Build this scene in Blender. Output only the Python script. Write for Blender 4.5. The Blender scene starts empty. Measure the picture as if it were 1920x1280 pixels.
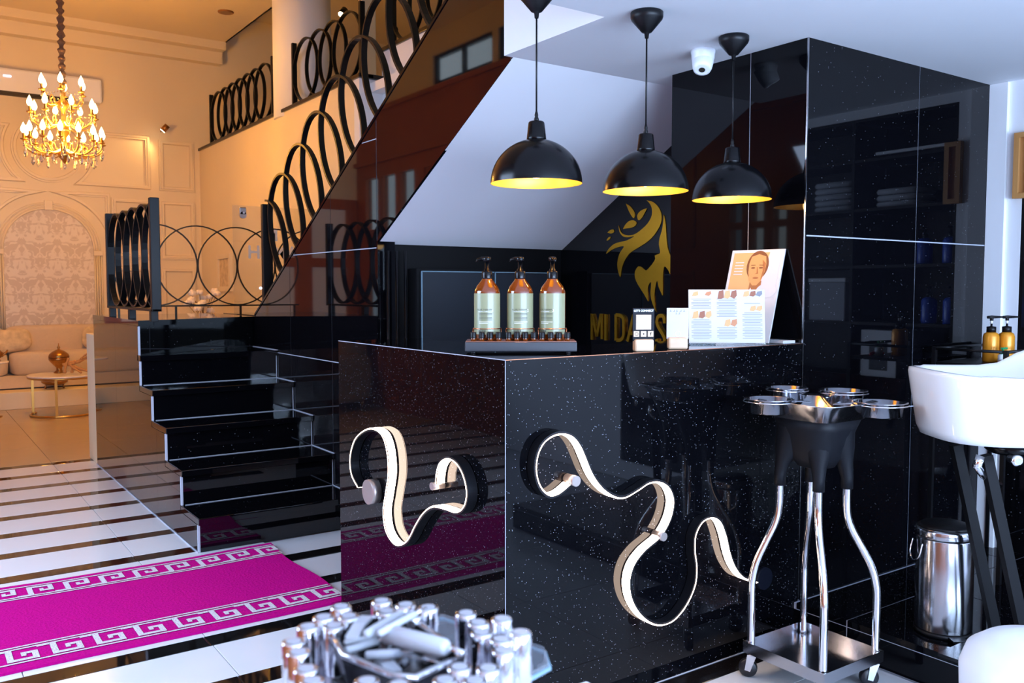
import bpy, bmesh, math, random
from mathutils import Vector, Matrix
random.seed(7)
S = bpy.context.scene
COL = S.collection
PI = math.pi

# ------------------------------------------------------------------ camera
FPX = 1643.0
PITCH = math.atan(97 / FPX)
A0 = math.radians(55.07)
CAM = Vector((0, 0, 1.3))
FH = Vector((math.cos(A0), math.sin(A0), 0))
RT = Vector((math.sin(A0), -math.cos(A0), 0))
FW = FH * math.cos(PITCH) + Vector((0, 0, -math.sin(PITCH)))
UPV = FH * math.sin(PITCH) + Vector((0, 0, math.cos(PITCH)))
def at(px, py, **k):
    """photo pixel -> world point on the plane x=, y= or z="""
    d = FW + RT * ((px - 960) / FPX) - UPV * ((py - 640) / FPX)
    (n, v), = k.items()
    i = 'xyz'.index(n)
    return CAM + d * ((v - CAM[i]) / d[i])
cd = bpy.data.cameras.new('camera')
cd.sensor_width = 36
cd.lens = FPX / 1920 * 36
cd.clip_start = 0.05
cd.dof.use_dof = True
cd.dof.focus_distance = 3.1
cd.dof.aperture_fstop = 9
cam = bpy.data.objects.new('camera', cd)
cam.location = CAM
cam.rotation_euler = FW.to_track_quat('-Z', 'Y').to_euler()
COL.objects.link(cam)
S.camera = cam

# ------------------------------------------------------------------ world, daylight, exposure
w = bpy.data.worlds.new('world')
S.world = w
w.use_nodes = True
bg = w.node_tree.nodes['Background']
bg.inputs[0].default_value = (0.62, 0.80, 1.0, 1)
bg.inputs[1].default_value = 0.8
S.view_settings.view_transform = 'Standard'
S.view_settings.look = 'None'
S.view_settings.gamma = 1
S.view_settings.use_curve_mapping = False
S.view_settings.exposure = 0.0
S.cycles.sample_clamp_indirect = 6
S.cycles.max_bounces = 10
S.cycles.glossy_bounces = 5
S.cycles.transparent_max_bounces = 12
S.cycles.caustics_reflective = False
S.cycles.caustics_refractive = False

def area(name, loc, direction, sx, sy, power, color):
    l = bpy.data.lights.new(name, 'AREA')
    l.shape = 'RECTANGLE'
    l.size, l.size_y = sx, sy
    l.energy = power
    l.color = color
    o = bpy.data.objects.new(name, l)
    o.location = loc
    o.rotation_euler = Vector(direction).to_track_quat('-Z', 'Y').to_euler()
    COL.objects.link(o)
    return o
DAY = (0.52, 0.69, 1.0)
area('daylight_shopfront', (1.3, -2.62, 1.25), (0, 1, 0.55), 4.6, 1.5, 560, DAY)
area('added_hall_daylight', (-1.72, 3.75, 1.7), (1, 0, -.8), 2.5, 2.2, 230, DAY)  # added light behind an invented window, aimed down at the hall floor
area('daylight_clerestory', (-1.95, 9.8, 4.15), (1, 0, 0), 5.0, 0.9, 18, (0.8, 0.92, 1.0))
area('daylight_far_panes', (-1.95, 11.4, 2.3), (1, 0, 0), 3.2, 1.6, 9, (0.8, 0.92, 1.0))
area('daylight_hall_panes', (-1.72, 5.77, 1.33), (1, 0, 0), 0.75, 1.8, 8, (0.8, 0.92, 1.0))

# ------------------------------------------------------------------ materials
def principled(name):
    m = bpy.data.materials.new(name)
    m.use_nodes = True
    return m, m.node_tree.nodes, m.node_tree.links, m.node_tree.nodes['Principled BSDF']
def mat(name, col, rough=0.5, metal=0.0, spec=0.5, emit=None, estr=0.0, noise=0.0, nscale=20, bump=0.0, trans=0.0, ior=1.5, alpha=1.0, sheen=0.0, coat=0.0):
    m, n, l, b = principled(name)
    b.inputs['Base Color'].default_value = (*col, 1)
    b.inputs['Roughness'].default_value = rough
    b.inputs['Metallic'].default_value = metal
    b.inputs['Specular IOR Level'].default_value = spec
    b.inputs['IOR'].default_value = ior
    b.inputs['Transmission Weight'].default_value = trans
    b.inputs['Alpha'].default_value = alpha
    b.inputs['Sheen Weight'].default_value = sheen
    b.inputs['Coat Weight'].default_value = coat
    if emit:
        b.inputs['Emission Color'].default_value = (*emit, 1)
        b.inputs['Emission Strength'].default_value = estr
    if noise or bump:
        g = n.new('ShaderNodeNewGeometry')
        t = n.new('ShaderNodeTexNoise')
        t.inputs['Scale'].default_value = nscale
        t.inputs['Detail'].default_value = 5
        l.new(g.outputs['Position'], t.inputs['Vector'])
        if noise:
            r = n.new('ShaderNodeMixRGB')
            r.inputs[1].default_value = (*[max(0, c * (1 - noise)) for c in col], 1)
            r.inputs[2].default_value = (*[min(1, c * (1 + noise)) for c in col], 1)
            l.new(t.outputs['Fac'], r.inputs[0])
            l.new(r.outputs[0], b.inputs['Base Color'])
        if bump:
            bp = n.new('ShaderNodeBump')
            bp.inputs['Strength'].default_value = bump
            bp.inputs['Distance'].default_value = 0.01
            l.new(t.outputs['Fac'], bp.inputs['Height'])
            l.new(bp.outputs[0], b.inputs['Normal'])
    return m
def granite(name, base=(0.002, 0.002, 0.003), speck=0.62, rough=0.03, ior=1.55, scale=105):
    m, n, l, b = principled(name)
    g = n.new('ShaderNodeNewGeometry')
    v = n.new('ShaderNodeTexVoronoi')
    v.inputs['Scale'].default_value = scale
    l.new(g.outputs['Position'], v.inputs['Vector'])
    sep = n.new('ShaderNodeSeparateColor')
    l.new(v.outputs['Color'], sep.inputs[0])
    lt = n.new('ShaderNodeMath'); lt.operation = 'LESS_THAN'; lt.inputs[1].default_value = 0.18
    l.new(v.outputs['Distance'], lt.inputs[0])
    gt = n.new('ShaderNodeMath'); gt.operation = 'GREATER_THAN'; gt.inputs[1].default_value = speck
    l.new(sep.outputs[0], gt.inputs[0])
    mu = n.new('ShaderNodeMath'); mu.operation = 'MULTIPLY'
    l.new(lt.outputs[0], mu.inputs[0]); l.new(gt.outputs[0], mu.inputs[1])
    pw = n.new('ShaderNodeMath'); pw.operation = 'POWER'; pw.inputs[1].default_value = 3.0
    l.new(sep.outputs[1], pw.inputs[0])
    mu2 = n.new('ShaderNodeMath'); mu2.operation = 'MULTIPLY'
    l.new(mu.outputs[0], mu2.inputs[0]); l.new(pw.outputs[0], mu2.inputs[1])
    mx = n.new('ShaderNodeMixRGB')
    mx.inputs[1].default_value = (*base, 1)
    mx.inputs[2].default_value = (0.55, 0.58, 0.66, 1)
    l.new(mu2.outputs[0], mx.inputs[0])
    l.new(mx.outputs[0], b.inputs['Base Color'])
    b.inputs['Roughness'].default_value = 0.28
    b.inputs['Specular IOR Level'].default_value = 0.0
    b.inputs['Coat Weight'].default_value = 1.0
    b.inputs['Coat Roughness'].default_value = rough
    b.inputs['Coat IOR'].default_value = ior
    return m
def damask(name, ca, cb):
    m, n, l, b = principled(name)
    g = n.new('ShaderNodeNewGeometry')
    sp = n.new('ShaderNodeSeparateXYZ')
    l.new(g.outputs['Position'], sp.inputs[0])
    def math_(op, a, v):
        q = n.new('ShaderNodeMath'); q.operation = op
        l.new(a, q.inputs[0])
        if isinstance(v, (int, float)): q.inputs[1].default_value = v
        else: l.new(v, q.inputs[1])
        return q.outputs[0]
    # half-drop repeat, mirrored left and right inside each motif
    row = math_('FLOOR', math_('DIVIDE', sp.outputs['Z'], 0.42), 0)
    shift = math_('MULTIPLY', math_('MODULO', row, 2), 0.19)
    xs = math_('ADD', math_('ADD', sp.outputs['X'], shift), 10.0)
    px = math_('PINGPONG', xs, 0.19)
    pz = math_('MODULO', sp.outputs['Z'], 0.42)
    cb_ = n.new('ShaderNodeCombineXYZ')
    l.new(px, cb_.inputs[0]); l.new(pz, cb_.inputs[2])
    t = n.new('ShaderNodeTexNoise'); t.inputs['Scale'].default_value = 11; t.inputs['Detail'].default_value = 1.5; t.inputs['Distortion'].default_value = 1.6
    l.new(cb_.outputs[0], t.inputs['Vector'])
    r = n.new('ShaderNodeValToRGB')
    r.color_ramp.elements[0].position = 0.46; r.color_ramp.elements[0].color = (*ca, 1)
    r.color_ramp.elements[1].position = 0.53; r.color_ramp.elements[1].color = (*cb, 1)
    l.new(t.outputs['Fac'], r.inputs[0])
    l.new(r.outputs[0], b.inputs['Base Color'])
    b.inputs['Roughness'].default_value = 0.6
    return m
def thin_glass(name, tint=(0.95, 0.97, 0.97), refl=0.08, fill=0.0, fillcol=(0.9, 0.9, 0.9)):
    m = bpy.data.materials.new(name); m.use_nodes = True
    n, l = m.node_tree.nodes, m.node_tree.links
    n.clear()
    o = n.new('ShaderNodeOutputMaterial')
    tr = n.new('ShaderNodeBsdfTransparent'); tr.inputs[0].default_value = (*tint, 1)
    gl = n.new('ShaderNodeBsdfGlossy'); gl.inputs['Roughness'].default_value = 0.02
    mx = n.new('ShaderNodeMixShader')
    lw_ = n.new('ShaderNodeLayerWeight'); lw_.inputs[0].default_value = 0.5
    pw_ = n.new('ShaderNodeMath'); pw_.operation = 'POWER'; pw_.inputs[1].default_value = 4.0
    l.new(lw_.outputs['Facing'], pw_.inputs[0])
    fr = n.new('ShaderNodeMath'); fr.operation = 'MULTIPLY_ADD'; fr.inputs[1].default_value = 0.6; fr.inputs[2].default_value = refl * 0.5
    l.new(pw_.outputs[0], fr.inputs[0])
    l.new(fr.outputs[0], mx.inputs[0]); l.new(tr.outputs[0], mx.inputs[1]); l.new(gl.outputs[0], mx.inputs[2])
    out = mx
    if fill:
        df = n.new('ShaderNodeBsdfDiffuse'); df.inputs[0].default_value = (*fillcol, 1)
        m2 = n.new('ShaderNodeMixShader'); m2.inputs[0].default_value = fill
        l.new(mx.outputs[0], m2.inputs[1]); l.new(df.outputs[0], m2.inputs[2])
        out = m2
    l.new(out.outputs[0], o.inputs[0])
    return m
def wood(name, c1, c2, axis=2, rough=0.45, scale=6):
    m, n, l, b = principled(name)
    g = n.new('ShaderNodeNewGeometry')
    mp = n.new('ShaderNodeMapping')
    sc = [scale * 4] * 3; sc[axis] = scale * 0.35
    mp.inputs['Scale'].default_value = sc
    l.new(g.outputs['Position'], mp.inputs[0])
    t = n.new('ShaderNodeTexNoise'); t.inputs['Scale'].default_value = 2; t.inputs['Detail'].default_value = 6
    l.new(mp.outputs[0], t.inputs['Vector'])
    r = n.new('ShaderNodeMixRGB'); r.inputs[1].default_value = (*c1, 1); r.inputs[2].default_value = (*c2, 1)
    l.new(t.outputs['Fac'], r.inputs[0]); l.new(r.outputs[0], b.inputs['Base Color'])
    b.inputs['Roughness'].default_value = rough
    return m
def emis(name, col, s):
    m = bpy.data.materials.new(name); m.use_nodes = True
    n, l = m.node_tree.nodes, m.node_tree.links
    n.clear()
    o = n.new('ShaderNodeOutputMaterial'); e = n.new('ShaderNodeEmission')
    e.inputs[0].default_value = (*col, 1); e.inputs[1].default_value = s
    l.new(e.outputs[0], o.inputs[0])
    return m

GR = granite('black_galaxy_granite', speck=0.70, ior=1.29, scale=200)
GRW = granite('black_granite_string', speck=0.93, scale=170, ior=1.65)
GRB = granite('black_granite_block', speck=0.95, ior=1.30, scale=150)
GRS = granite('black_granite_stair', speck=0.93)
M = dict(
    ceil=mat('ceiling_paint', (0.80, 0.81, 0.84), 0.7, noise=0.02, nscale=3),
    soffit=mat('soffit_paint', (0.80, 0.80, 0.84), 0.7, noise=0.02, nscale=3),
    wallw=mat('white_wall_paint', (0.82, 0.83, 0.86), 0.65, noise=0.02, nscale=4),
    cream=mat('cream_wall_paint', (0.80, 0.68, 0.47), 0.6, noise=0.03, nscale=3),
    mould=mat('cream_moulding_paint', (0.80, 0.68, 0.47), 0.45),
    damask=damask('damask_wallpaper', (0.62, 0.53, 0.44), (0.78, 0.70, 0.60)),
    grout=mat('pale_joint', (0.46, 0.48, 0.56), 0.7),
    fgrout=mat('floor_grout', (0.5, 0.5, 0.53), 0.7),
    tilew=mat('white_floor_tile', (0.74, 0.75, 0.78), 0.10, noise=0.03, nscale=6),
    tileb=mat('black_floor_strip', (0.006, 0.005, 0.005), 0.04),
    tileg=mat('grey_floor_tile', (0.55, 0.56, 0.58), 0.18, noise=0.05, nscale=8),
    beige=mat('beige_floor_tile', (0.44, 0.31, 0.17), 0.22, noise=0.08, nscale=2),
    core=mat('dark_core', (0.002, 0.002, 0.003), 0.6, spec=0.2),
    iron=mat('black_iron', (0.002, 0.002, 0.0025), 0.4, spec=0.25),
    thiniron=mat('dark_bronze_iron', (0.03, 0.018, 0.008), 0.4, metal=0.5),
    blacks=mat('black_satin_metal', (0.002, 0.002, 0.003), 0.22, spec=0.3),
    blackp=mat('black_plastic', (0.003, 0.003, 0.004), 0.4, spec=0.3),
    charcoal=mat('charcoal_plastic', (0.006, 0.0065, 0.009), 0.5, spec=0.2, noise=0.1, nscale=200),
    goldin=mat('gold_shade_lining', (0.95, 0.55, 0.08), 0.35, metal=0.35),
    bulb=emis('warm_bulb', (1.0, 0.62, 0.22), 14),
    flame=emis('candle_bulb_glow', (1.0, 0.66, 0.30), 16),
    spotl=emis('spot_lens_glow', (1.0, 0.80, 0.50), 12),
    led=emis('led_strip_glow', (1.0, 0.76, 0.60), 17),
    whitel=emis('white_indicator_light', (0.75, 0.85, 1.0), 3.0),
    alu=mat('dark_aluminium', (0.018, 0.018, 0.022), 0.35, metal=0.6),
    rosealu=mat('champagne_aluminium', (0.55, 0.46, 0.42), 0.35, metal=0.8),
    chrome=mat('chrome', (0.85, 0.85, 0.87), 0.10, metal=1),
    steel=mat('brushed_steel', (0.50, 0.50, 0.53), 0.17, metal=1),
    gold=mat('gold_mirror', (1.0, 0.50, 0.04), 0.28, metal=1),
    brass=mat('chandelier_brass', (0.70, 0.40, 0.10), 0.28, metal=1),
    darkbrass=mat('aged_brass', (0.36, 0.17, 0.05), 0.3, metal=0.9, noise=0.5, nscale=60),
    crystal=mat('crystal_glass', (1, 0.95, 0.88), 0.03, trans=0.85, ior=1.5),
    cloth=mat('brown_chain_cover', (0.16, 0.085, 0.05), 0.9, noise=0.5, nscale=50, bump=0.8),
    white=mat('white_plastic', (0.82, 0.84, 0.88), 0.35),
    ceramic=mat('white_ceramic', (0.86, 0.86, 0.87), 0.10, coat=0.4),
    whitev=mat('white_vinyl', (0.84, 0.85, 0.88), 0.35),
    sofa=mat('cream_sofa_fabric', (0.66, 0.52, 0.36), 0.85, noise=0.06, nscale=30, sheen=0.2),
    sofab=mat('tan_armchair_fabric', (0.30, 0.19, 0.11), 0.85, noise=0.08, nscale=30),
    cushion=mat('floral_cushion_fabric', (0.72, 0.52, 0.32), 0.85, noise=0.55, nscale=14),
    rug=mat('magenta_rug_pile', (0.50, 0.0015, 0.20), 0.95, spec=0.08, noise=0.16, nscale=90, bump=0.5),
    rugw=mat('pale_rug_yarn', (0.66, 0.60, 0.64), 0.95, noise=0.2, nscale=150, bump=0.6),
    amber=mat('amber_bottle_glass', (0.17, 0.032, 0.002), 0.05, spec=0.8, coat=0.8),
    lab=mat('sage_label_paper', (0.30, 0.31, 0.18), 0.25, spec=0.5),
    ink=mat('dark_print_ink', (0.05, 0.055, 0.045), 0.5),
    inkw=mat('white_print_ink', (0.82, 0.82, 0.80), 0.5),
    copper=mat('copper_wire', (0.70, 0.30, 0.16), 0.2, metal=1),
    traygrey=mat('slate_grey_tray', (0.045, 0.048, 0.058), 0.45),
    traytop=mat('rosewood_tray_top', (0.25, 0.09, 0.05), 0.3),
    paper=mat('white_paper', (0.56, 0.56, 0.57), 0.5),
    paperin=mat('grey_print', (0.20, 0.21, 0.24), 0.6),
    pk1=mat('print_peach', (0.50, 0.20, 0.08), 0.5),
    pk2=mat('print_brown', (0.28, 0.09, 0.04), 0.5),
    pk3=mat('print_pale_orange', (0.62, 0.36, 0.14), 0.5),
    skin=mat('print_skin_tone', (0.60, 0.28, 0.09), 0.5),
    skind=mat('print_skin_shade', (0.34, 0.12, 0.03), 0.5),
    hairp=mat('print_hair_brown', (0.16, 0.05, 0.01), 0.5),
    navy=mat('navy_black_card', (0.003, 0.004, 0.009), 0.45, spec=0.15),
    oak=wood('pale_beech_wood', (0.62, 0.42, 0.26), (0.78, 0.56, 0.38), axis=0),
    fwood=wood('honey_frame_wood', (0.45, 0.20, 0.06), (0.62, 0.32, 0.11)),
    panel=wood('red_brown_timber', (0.30, 0.075, 0.018), (0.46, 0.13, 0.035), rough=0.35),
    pane=thin_glass('window_pane_glass'),
    glassd=thin_glass('clear_door_glass', tint=(0.93, 0.93, 0.88), refl=0.1, fill=0.06, fillcol=(0.8, 0.72, 0.6)),
    etched=mat('etched_white_letters', (0.86, 0.78, 0.68), 0.6),
    acryl=thin_glass('clear_acrylic', tint=(0.86, 0.90, 0.95), refl=0.15, fill=0.10, fillcol=(0.75, 0.82, 0.9)),
    acedge=mat('acrylic_edge', (0.20, 0.32, 0.40), 0.15),
    silvercap=mat('mirror_silver_cap', (0.80, 0.80, 0.84), 0.06, metal=1),
    capsheen=mat('cap_top_reflection', (0.50, 0.52, 0.58), 0.25),  # pale tone imitates the ceiling reflected in the cap tops
    toolw=mat('white_tool_plastic', (0.50, 0.52, 0.57), 0.4),
    polish=mat('milky_polish_glass', (0.62, 0.58, 0.70), 0.08, coat=0.5),
    orange=mat('orange_bottle', (0.78, 0.30, 0.02), 0.28, metal=0.2),
    green=mat('green_plastic', (0.02, 0.36, 0.12), 0.35),
    red=mat('red_plastic', (0.55, 0.02, 0.02), 0.35),
    bluep=mat('blue_bottle', (0.04, 0.10, 0.55), 0.3),
    towel=mat('grey_towel', (0.50, 0.52, 0.56), 0.95),
    rubber=mat('black_rubber', (0.01, 0.01, 0.013), 0.35),
    cab=mat('dark_mesh_panel', (0.008, 0.014, 0.024), 0.55, noise=0.15, nscale=300),
    drift=wood('driftwood', (0.36, 0.17, 0.06), (0.55, 0.30, 0.13), axis=0, rough=0.7, scale=14),
    marble=mat('marble_top', (0.78, 0.70, 0.60), 0.2, noise=0.05, nscale=6),
    petal=mat('cream_petals', (0.85, 0.76, 0.64), 0.8),
    stem=mat('dried_stem', (0.25, 0.14, 0.05), 0.8),
    aircon=mat('aircon_plastic', (0.82, 0.84, 0.90), 0.4),
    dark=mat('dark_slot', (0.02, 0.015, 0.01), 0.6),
    label2=mat('label_dim', (0.25, 0.28, 0.2), 0.5),
)

# ------------------------------------------------------------------ mesh builder
class MB:
    def __init__(s):
        s.v, s.f, s.sm = [], [], []
    def add(s, vs, fs, smooth=False):
        o = len(s.v)
        s.v += [Vector(p) for p in vs]
        s.f += [tuple(i + o for i in f) for f in fs]
        s.sm += [smooth] * len(fs)
        return s
    def box(s, x0, x1, y0, y1, z0, z1):
        vs = [(x, y, z) for z in (z0, z1) for y in (y0, y1) for x in (x0, x1)]
        return s.add(vs, [(0, 2, 3, 1), (4, 5, 7, 6), (0, 1, 5, 4), (2, 6, 7, 3), (0, 4, 6, 2), (1, 3, 7, 5)])
    def bbox(s, x0, x1, y0, y1, z0, z1, r):
        """box with chamfered edges"""
        r = min(r, (x1 - x0) / 2.01, (y1 - y0) / 2.01, (z1 - z0) / 2.01)
        bm = bmesh.new()
        bmesh.ops.create_cube(bm, size=1)
        for v in bm.verts:
            v.co = Vector((x0 + (v.co.x + .5) * (x1 - x0), y0 + (v.co.y + .5) * (y1 - y0), z0 + (v.co.z + .5) * (z1 - z0)))
        bmesh.ops.bevel(bm, geom=bm.edges[:], offset=r, segments=2, profile=0.5, affect='EDGES')
        bm.verts.index_update()
        s.add([v.co.copy() for v in bm.verts], [tuple(v.index for v in f.verts) for f in bm.faces])
        bm.free()
        return s
    def soft(s, x0, x1, y0, y1, z0, z1, e=4.0, n=14, puff=0.0):
        """super-ellipsoid: a soft cushion-like block"""
        vs, fs = [], []
        cx, cy, cz = (x0 + x1) / 2, (y0 + y1) / 2, (z0 + z1) / 2
        ax, ay, az = (x1 - x0) / 2, (y1 - y0) / 2, (z1 - z0) / 2
        pw = lambda c: math.copysign(abs(c) ** (2 / e), c)
        m = n * 2
        for i in range(n + 1):
            th = -PI / 2 + PI * i / n
            for j in range(m):
                ph = 2 * PI * j / m
                vs.append((cx + ax * pw(math.cos(th)) * pw(math.cos(ph)), cy + ay * pw(math.cos(th)) * pw(math.sin(ph)), cz + az * pw(math.sin(th))))
        for i in range(n):
            for j in range(m):
                a, b = i * m + j, i * m + (j + 1) % m
                fs.append((a, b, b + m, a + m))
        return s.add(vs, fs, True)
    def lathe(s, prof, c=(0, 0, 0), n=28, cap=True, smooth=True, axis=None):
        c = Vector(c)
        vs, fs = [], []
        for r, z in prof:
            for j in range(n):
                a = 2 * PI * j / n
                vs.append(Vector((r * math.cos(a), r * math.sin(a), z)))
        for i in range(len(prof) - 1):
            for j in range(n):
                a, b = i * n + j, i * n + (j + 1) % n
                fs.append((a, b, b + n, a + n))
        if cap:
            fs.append(tuple(range(n - 1, -1, -1)))
            k = (len(prof) - 1) * n
            fs.append(tuple(range(k, k + n)))
        if axis is not None:
            q = Vector((0, 0, 1)).rotation_difference(Vector(axis).normalized())
            vs = [q @ v for v in vs]
        o = len(s.v)
        s.add([v + c for v in vs], fs, smooth)
        if cap:
            s.sm[-1] = s.sm[-2] = False
        return s
    def cyl(s, p0, p1, r0, r1=None, n=14):
        p0, p1 = Vector(p0), Vector(p1)
        d = p1 - p0
        return s.lathe([(r0, 0), (r0 if r1 is None else r1, d.length)], p0, n, True, True, d)
    def tube(s, pts, r, n=8, closed=False, radii=None):
        pts = [Vector(p) for p in pts]
        k = len(pts)
        vs, fs = [], []
        ref = None
        for i, p in enumerate(pts):
            if closed: t = pts[(i + 1) % k] - pts[i - 1]
            else: t = pts[min(i + 1, k - 1)] - pts[max(i - 1, 0)]
            t.normalize()
            if ref is None:
                ref = t.orthogonal().normalized()
            ref = (ref - t * ref.dot(t)).normalized()
            b = t.cross(ref)
            rr = radii[i] if radii else r
            for j in range(n):
                a = 2 * PI * j / n
                vs.append(p + (ref * math.cos(a) + b * math.sin(a)) * rr)
        for i in range(k if closed else k - 1):
            for j in range(n):
                a, b_ = i * n + j, i * n + (j + 1) % n
                a2, b2 = ((i + 1) % k) * n + j, ((i + 1) % k) * n + (j + 1) % n
                fs.append((a, b_, b2, a2))
        if not closed:
            fs.append(tuple(range(n - 1, -1, -1)))
            fs.append(tuple(range((k - 1) * n, k * n)))
        return s.add(vs, fs, True)
    def prism(s, poly, vec, smooth=False):
        """planar polygon (3-D points) extruded along vec"""
        k = len(poly)
        p = [Vector(q) for q in poly]
        vec = Vector(vec)
        vs = p + [q + vec for q in p]
        fs = [tuple(range(k - 1, -1, -1)), tuple(range(k, 2 * k))]
        fs += [(i, (i + 1) % k, k + (i + 1) % k, k + i) for i in range(k)]
        o = len(s.f)
        s.add(vs, fs, smooth)
        s.sm[o] = s.sm[o + 1] = False
        return s
    def ribbon(s, pts, nrm, width, thick, closed=False):
        """flat bar bent along pts (in a plane with normal nrm); width runs along nrm, thick across the path"""
        pts = [Vector(p) for p in pts]; nrm = Vector(nrm).normalized()
        k = len(pts); vs, fs = [], []
        for i, p in enumerate(pts):
            if closed: t = pts[(i + 1) % k] - pts[i - 1]
            else: t = pts[min(i + 1, k - 1)] - pts[max(i - 1, 0)]
            t = (t - nrm * t.dot(nrm)).normalized()
            b = nrm.cross(t)
            for u, q in ((-.5, -.5), (.5, -.5), (.5, .5), (-.5, .5)):
                vs.append(p + nrm * width * u + b * thick * q)
        for i in range(k if closed else k - 1):
            for j in range(4):
                a, b_ = i * 4 + j, i * 4 + (j + 1) % 4
                c_, d_ = ((i + 1) % k) * 4 + (j + 1) % 4, ((i + 1) % k) * 4 + j
                fs.append((a, b_, c_, d_))
        if not closed:
            fs += [(3, 2, 1, 0), tuple(range((k - 1) * 4, k * 4))]
        return s.add(vs, fs)
    def xf(s, mtx):
        s.v = [mtx @ v for v in s.v]
        return s
    def mesh(s, name, m, off=Vector((0, 0, 0))):
        me = bpy.data.meshes.new(name)
        me.from_pydata([tuple(v - off) for v in s.v], [], s.f)
        me.polygons.foreach_set('use_smooth', s.sm)
        bm = bmesh.new(); bm.from_mesh(me)
        bmesh.ops.recalc_face_normals(bm, faces=bm.faces)
        bm.to_mesh(me); bm.free()
        me.materials.append(m)
        return me
    def build(s, name, m, parent=None, label=None, local=False):
        if isinstance(m, str): m = M[m]
        if parent is None:
            lo = [min(v[i] for v in s.v) for i in range(3)]
            hi = [max(v[i] for v in s.v) for i in range(3)]
            off = Vector(((lo[0] + hi[0]) / 2, (lo[1] + hi[1]) / 2, lo[2]))
        else:
            off = Vector((0, 0, 0))
            p = parent
            while p is not None and not local:
                off += p.location; p = p.parent
        o = bpy.data.objects.new(name, s.mesh(name, m, off))
        COL.objects.link(o)
        if parent is None: o.location = off
        else: o.parent = parent
        if label: o['label'] = label
        return o
def tag(o, label, cat, group=None, kind=None):
    o['label'] = label; o['category'] = cat
    if group: o['group'] = group
    if kind: o['kind'] = kind
    return o
def struct(o, label=None):
    o['kind'] = 'structure'
    if label: o['label'] = label
    return o
def thing(name, loc, label, cat, group=None, rz=0.0):
    o = bpy.data.objects.new(name, None)
    o.empty_display_size = 0.1
    o.location = loc; o.rotation_euler = (0, 0, rz)
    COL.objects.link(o)
    return tag(o, label, cat, group)
def inst(name, me, loc, parent=None, rz=0.0, scale=None):
    o = bpy.data.objects.new(name, me)
    COL.objects.link(o)
    o.location = loc; o.rotation_euler = (0, 0, rz)
    if scale: o.scale = scale
    if parent: o.parent = parent
    return o
def copy_tree(o, parent=None):
    c = o.copy(); COL.objects.link(c); c.parent = parent
    for ch in list(o.children): copy_tree(ch, c)
    return c
def text_geo(body, size=1.0, bold=0.0, align='CENTER', extrude=0.0, spacing=1.0):
    cu = bpy.data.curves.new('t', 'FONT')
    cu.body = body; cu.size = size; cu.offset = bold; cu.align_x = align; cu.align_y = 'CENTER'
    cu.extrude = extrude; cu.resolution_u = 3; cu.space_character = spacing
    o = bpy.data.objects.new('t', cu); COL.objects.link(o)
    bpy.context.view_layer.update()
    me = bpy.data.meshes.new_from_object(o.evaluated_get(bpy.context.evaluated_depsgraph_get()))
    vs = [v.co.copy() for v in me.vertices]; fs = [tuple(p.vertices) for p in me.polygons]
    bpy.data.objects.remove(o); bpy.data.meshes.remove(me)
    return vs, fs
def clip(poly, a, b, c):
    """keep the part of a 2-D polygon where a*x+b*y<=c"""
    out = []
    for i in range(len(poly)):
        p, q = poly[i], poly[(i + 1) % len(poly)]
        dp, dq = a * p[0] + b * p[1] - c, a * q[0] + b * q[1] - c
        if dp <= 0: out.append(p)
        if dp * dq < 0:
            t = dp / (dp - dq); out.append((p[0] + t * (q[0] - p[0]), p[1] + t * (q[1] - p[1])))
    return out
def slabs(parent, polys, us, vs, to3, vec, m, gap=0.005, name='granite_slab'):
    """cut convex polygons along grid lines us, vs into slabs with open joints"""
    for poly in polys:
        for i in range(len(us) - 1):
            for j in range(len(vs) - 1):
                p = poly
                for (a, b, c) in ((-1, 0, -(us[i] + gap / 2)), (1, 0, us[i + 1] - gap / 2), (0, -1, -(vs[j] + gap / 2)), (0, 1, vs[j + 1] - gap / 2)):
                    p = clip(p, a, b, c)
                    if len(p) < 3: break
                if len(p) < 3: continue
                ar = abs(sum(p[k][0] * p[(k + 1) % len(p)][1] - p[(k + 1) % len(p)][0] * p[k][1] for k in range(len(p)))) / 2
                if ar < 0.002: continue
                MB().prism([to3(*q) for q in p], vec).build(name, m, parent)
def holed(axis, c0, c1, u0, u1, v0, v1, holes, mb=None):
    """wall box with rectangular holes; axis 'x': wall at x c0..c1 spanning y,z"""
    mb = mb or MB()
    us = sorted({u0, u1, *[h[0] for h in holes], *[h[1] for h in holes]})
    vs = sorted({v0, v1, *[h[2] for h in holes], *[h[3] for h in holes]})
    for i in range(len(us) - 1):
        j = 0
        while j < len(vs) - 1:
            um = (us[i] + us[i + 1]) / 2
            ok = lambda k: not any(h[0] < um < h[1] and h[2] < (vs[k] + vs[k + 1]) / 2 < h[3] for h in holes)
            if not ok(j): j += 1; continue
            k = j
            while k + 1 < len(vs) - 1 and ok(k + 1): k += 1
            if axis == 'x': mb.box(c0, c1, us[i], us[i + 1], vs[j], vs[k + 1])
            else: mb.box(us[i], us[i + 1], c0, c1, vs[j], vs[k + 1])
            j = k + 1
    return mb
def circ(c, r, a0=0, a1=2 * PI, n=40, plane='xz', ry=None):
    ry = r if ry is None else ry
    out = []
    full = abs(a1 - a0 - 2 * PI) < 1e-6
    for i in range(n if full else n + 1):
        a = a0 + (a1 - a0) * i / n
        u, v = r * math.cos(a), ry * math.sin(a)
        out.append(Vector((c[0] + u, c[1], c[2] + v)) if plane == 'xz' else Vector((c[0], c[1] + u, c[2] + v)) if plane == 'yz' else Vector((c[0] + u, c[1] + v, c[2])))
    return out
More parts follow.
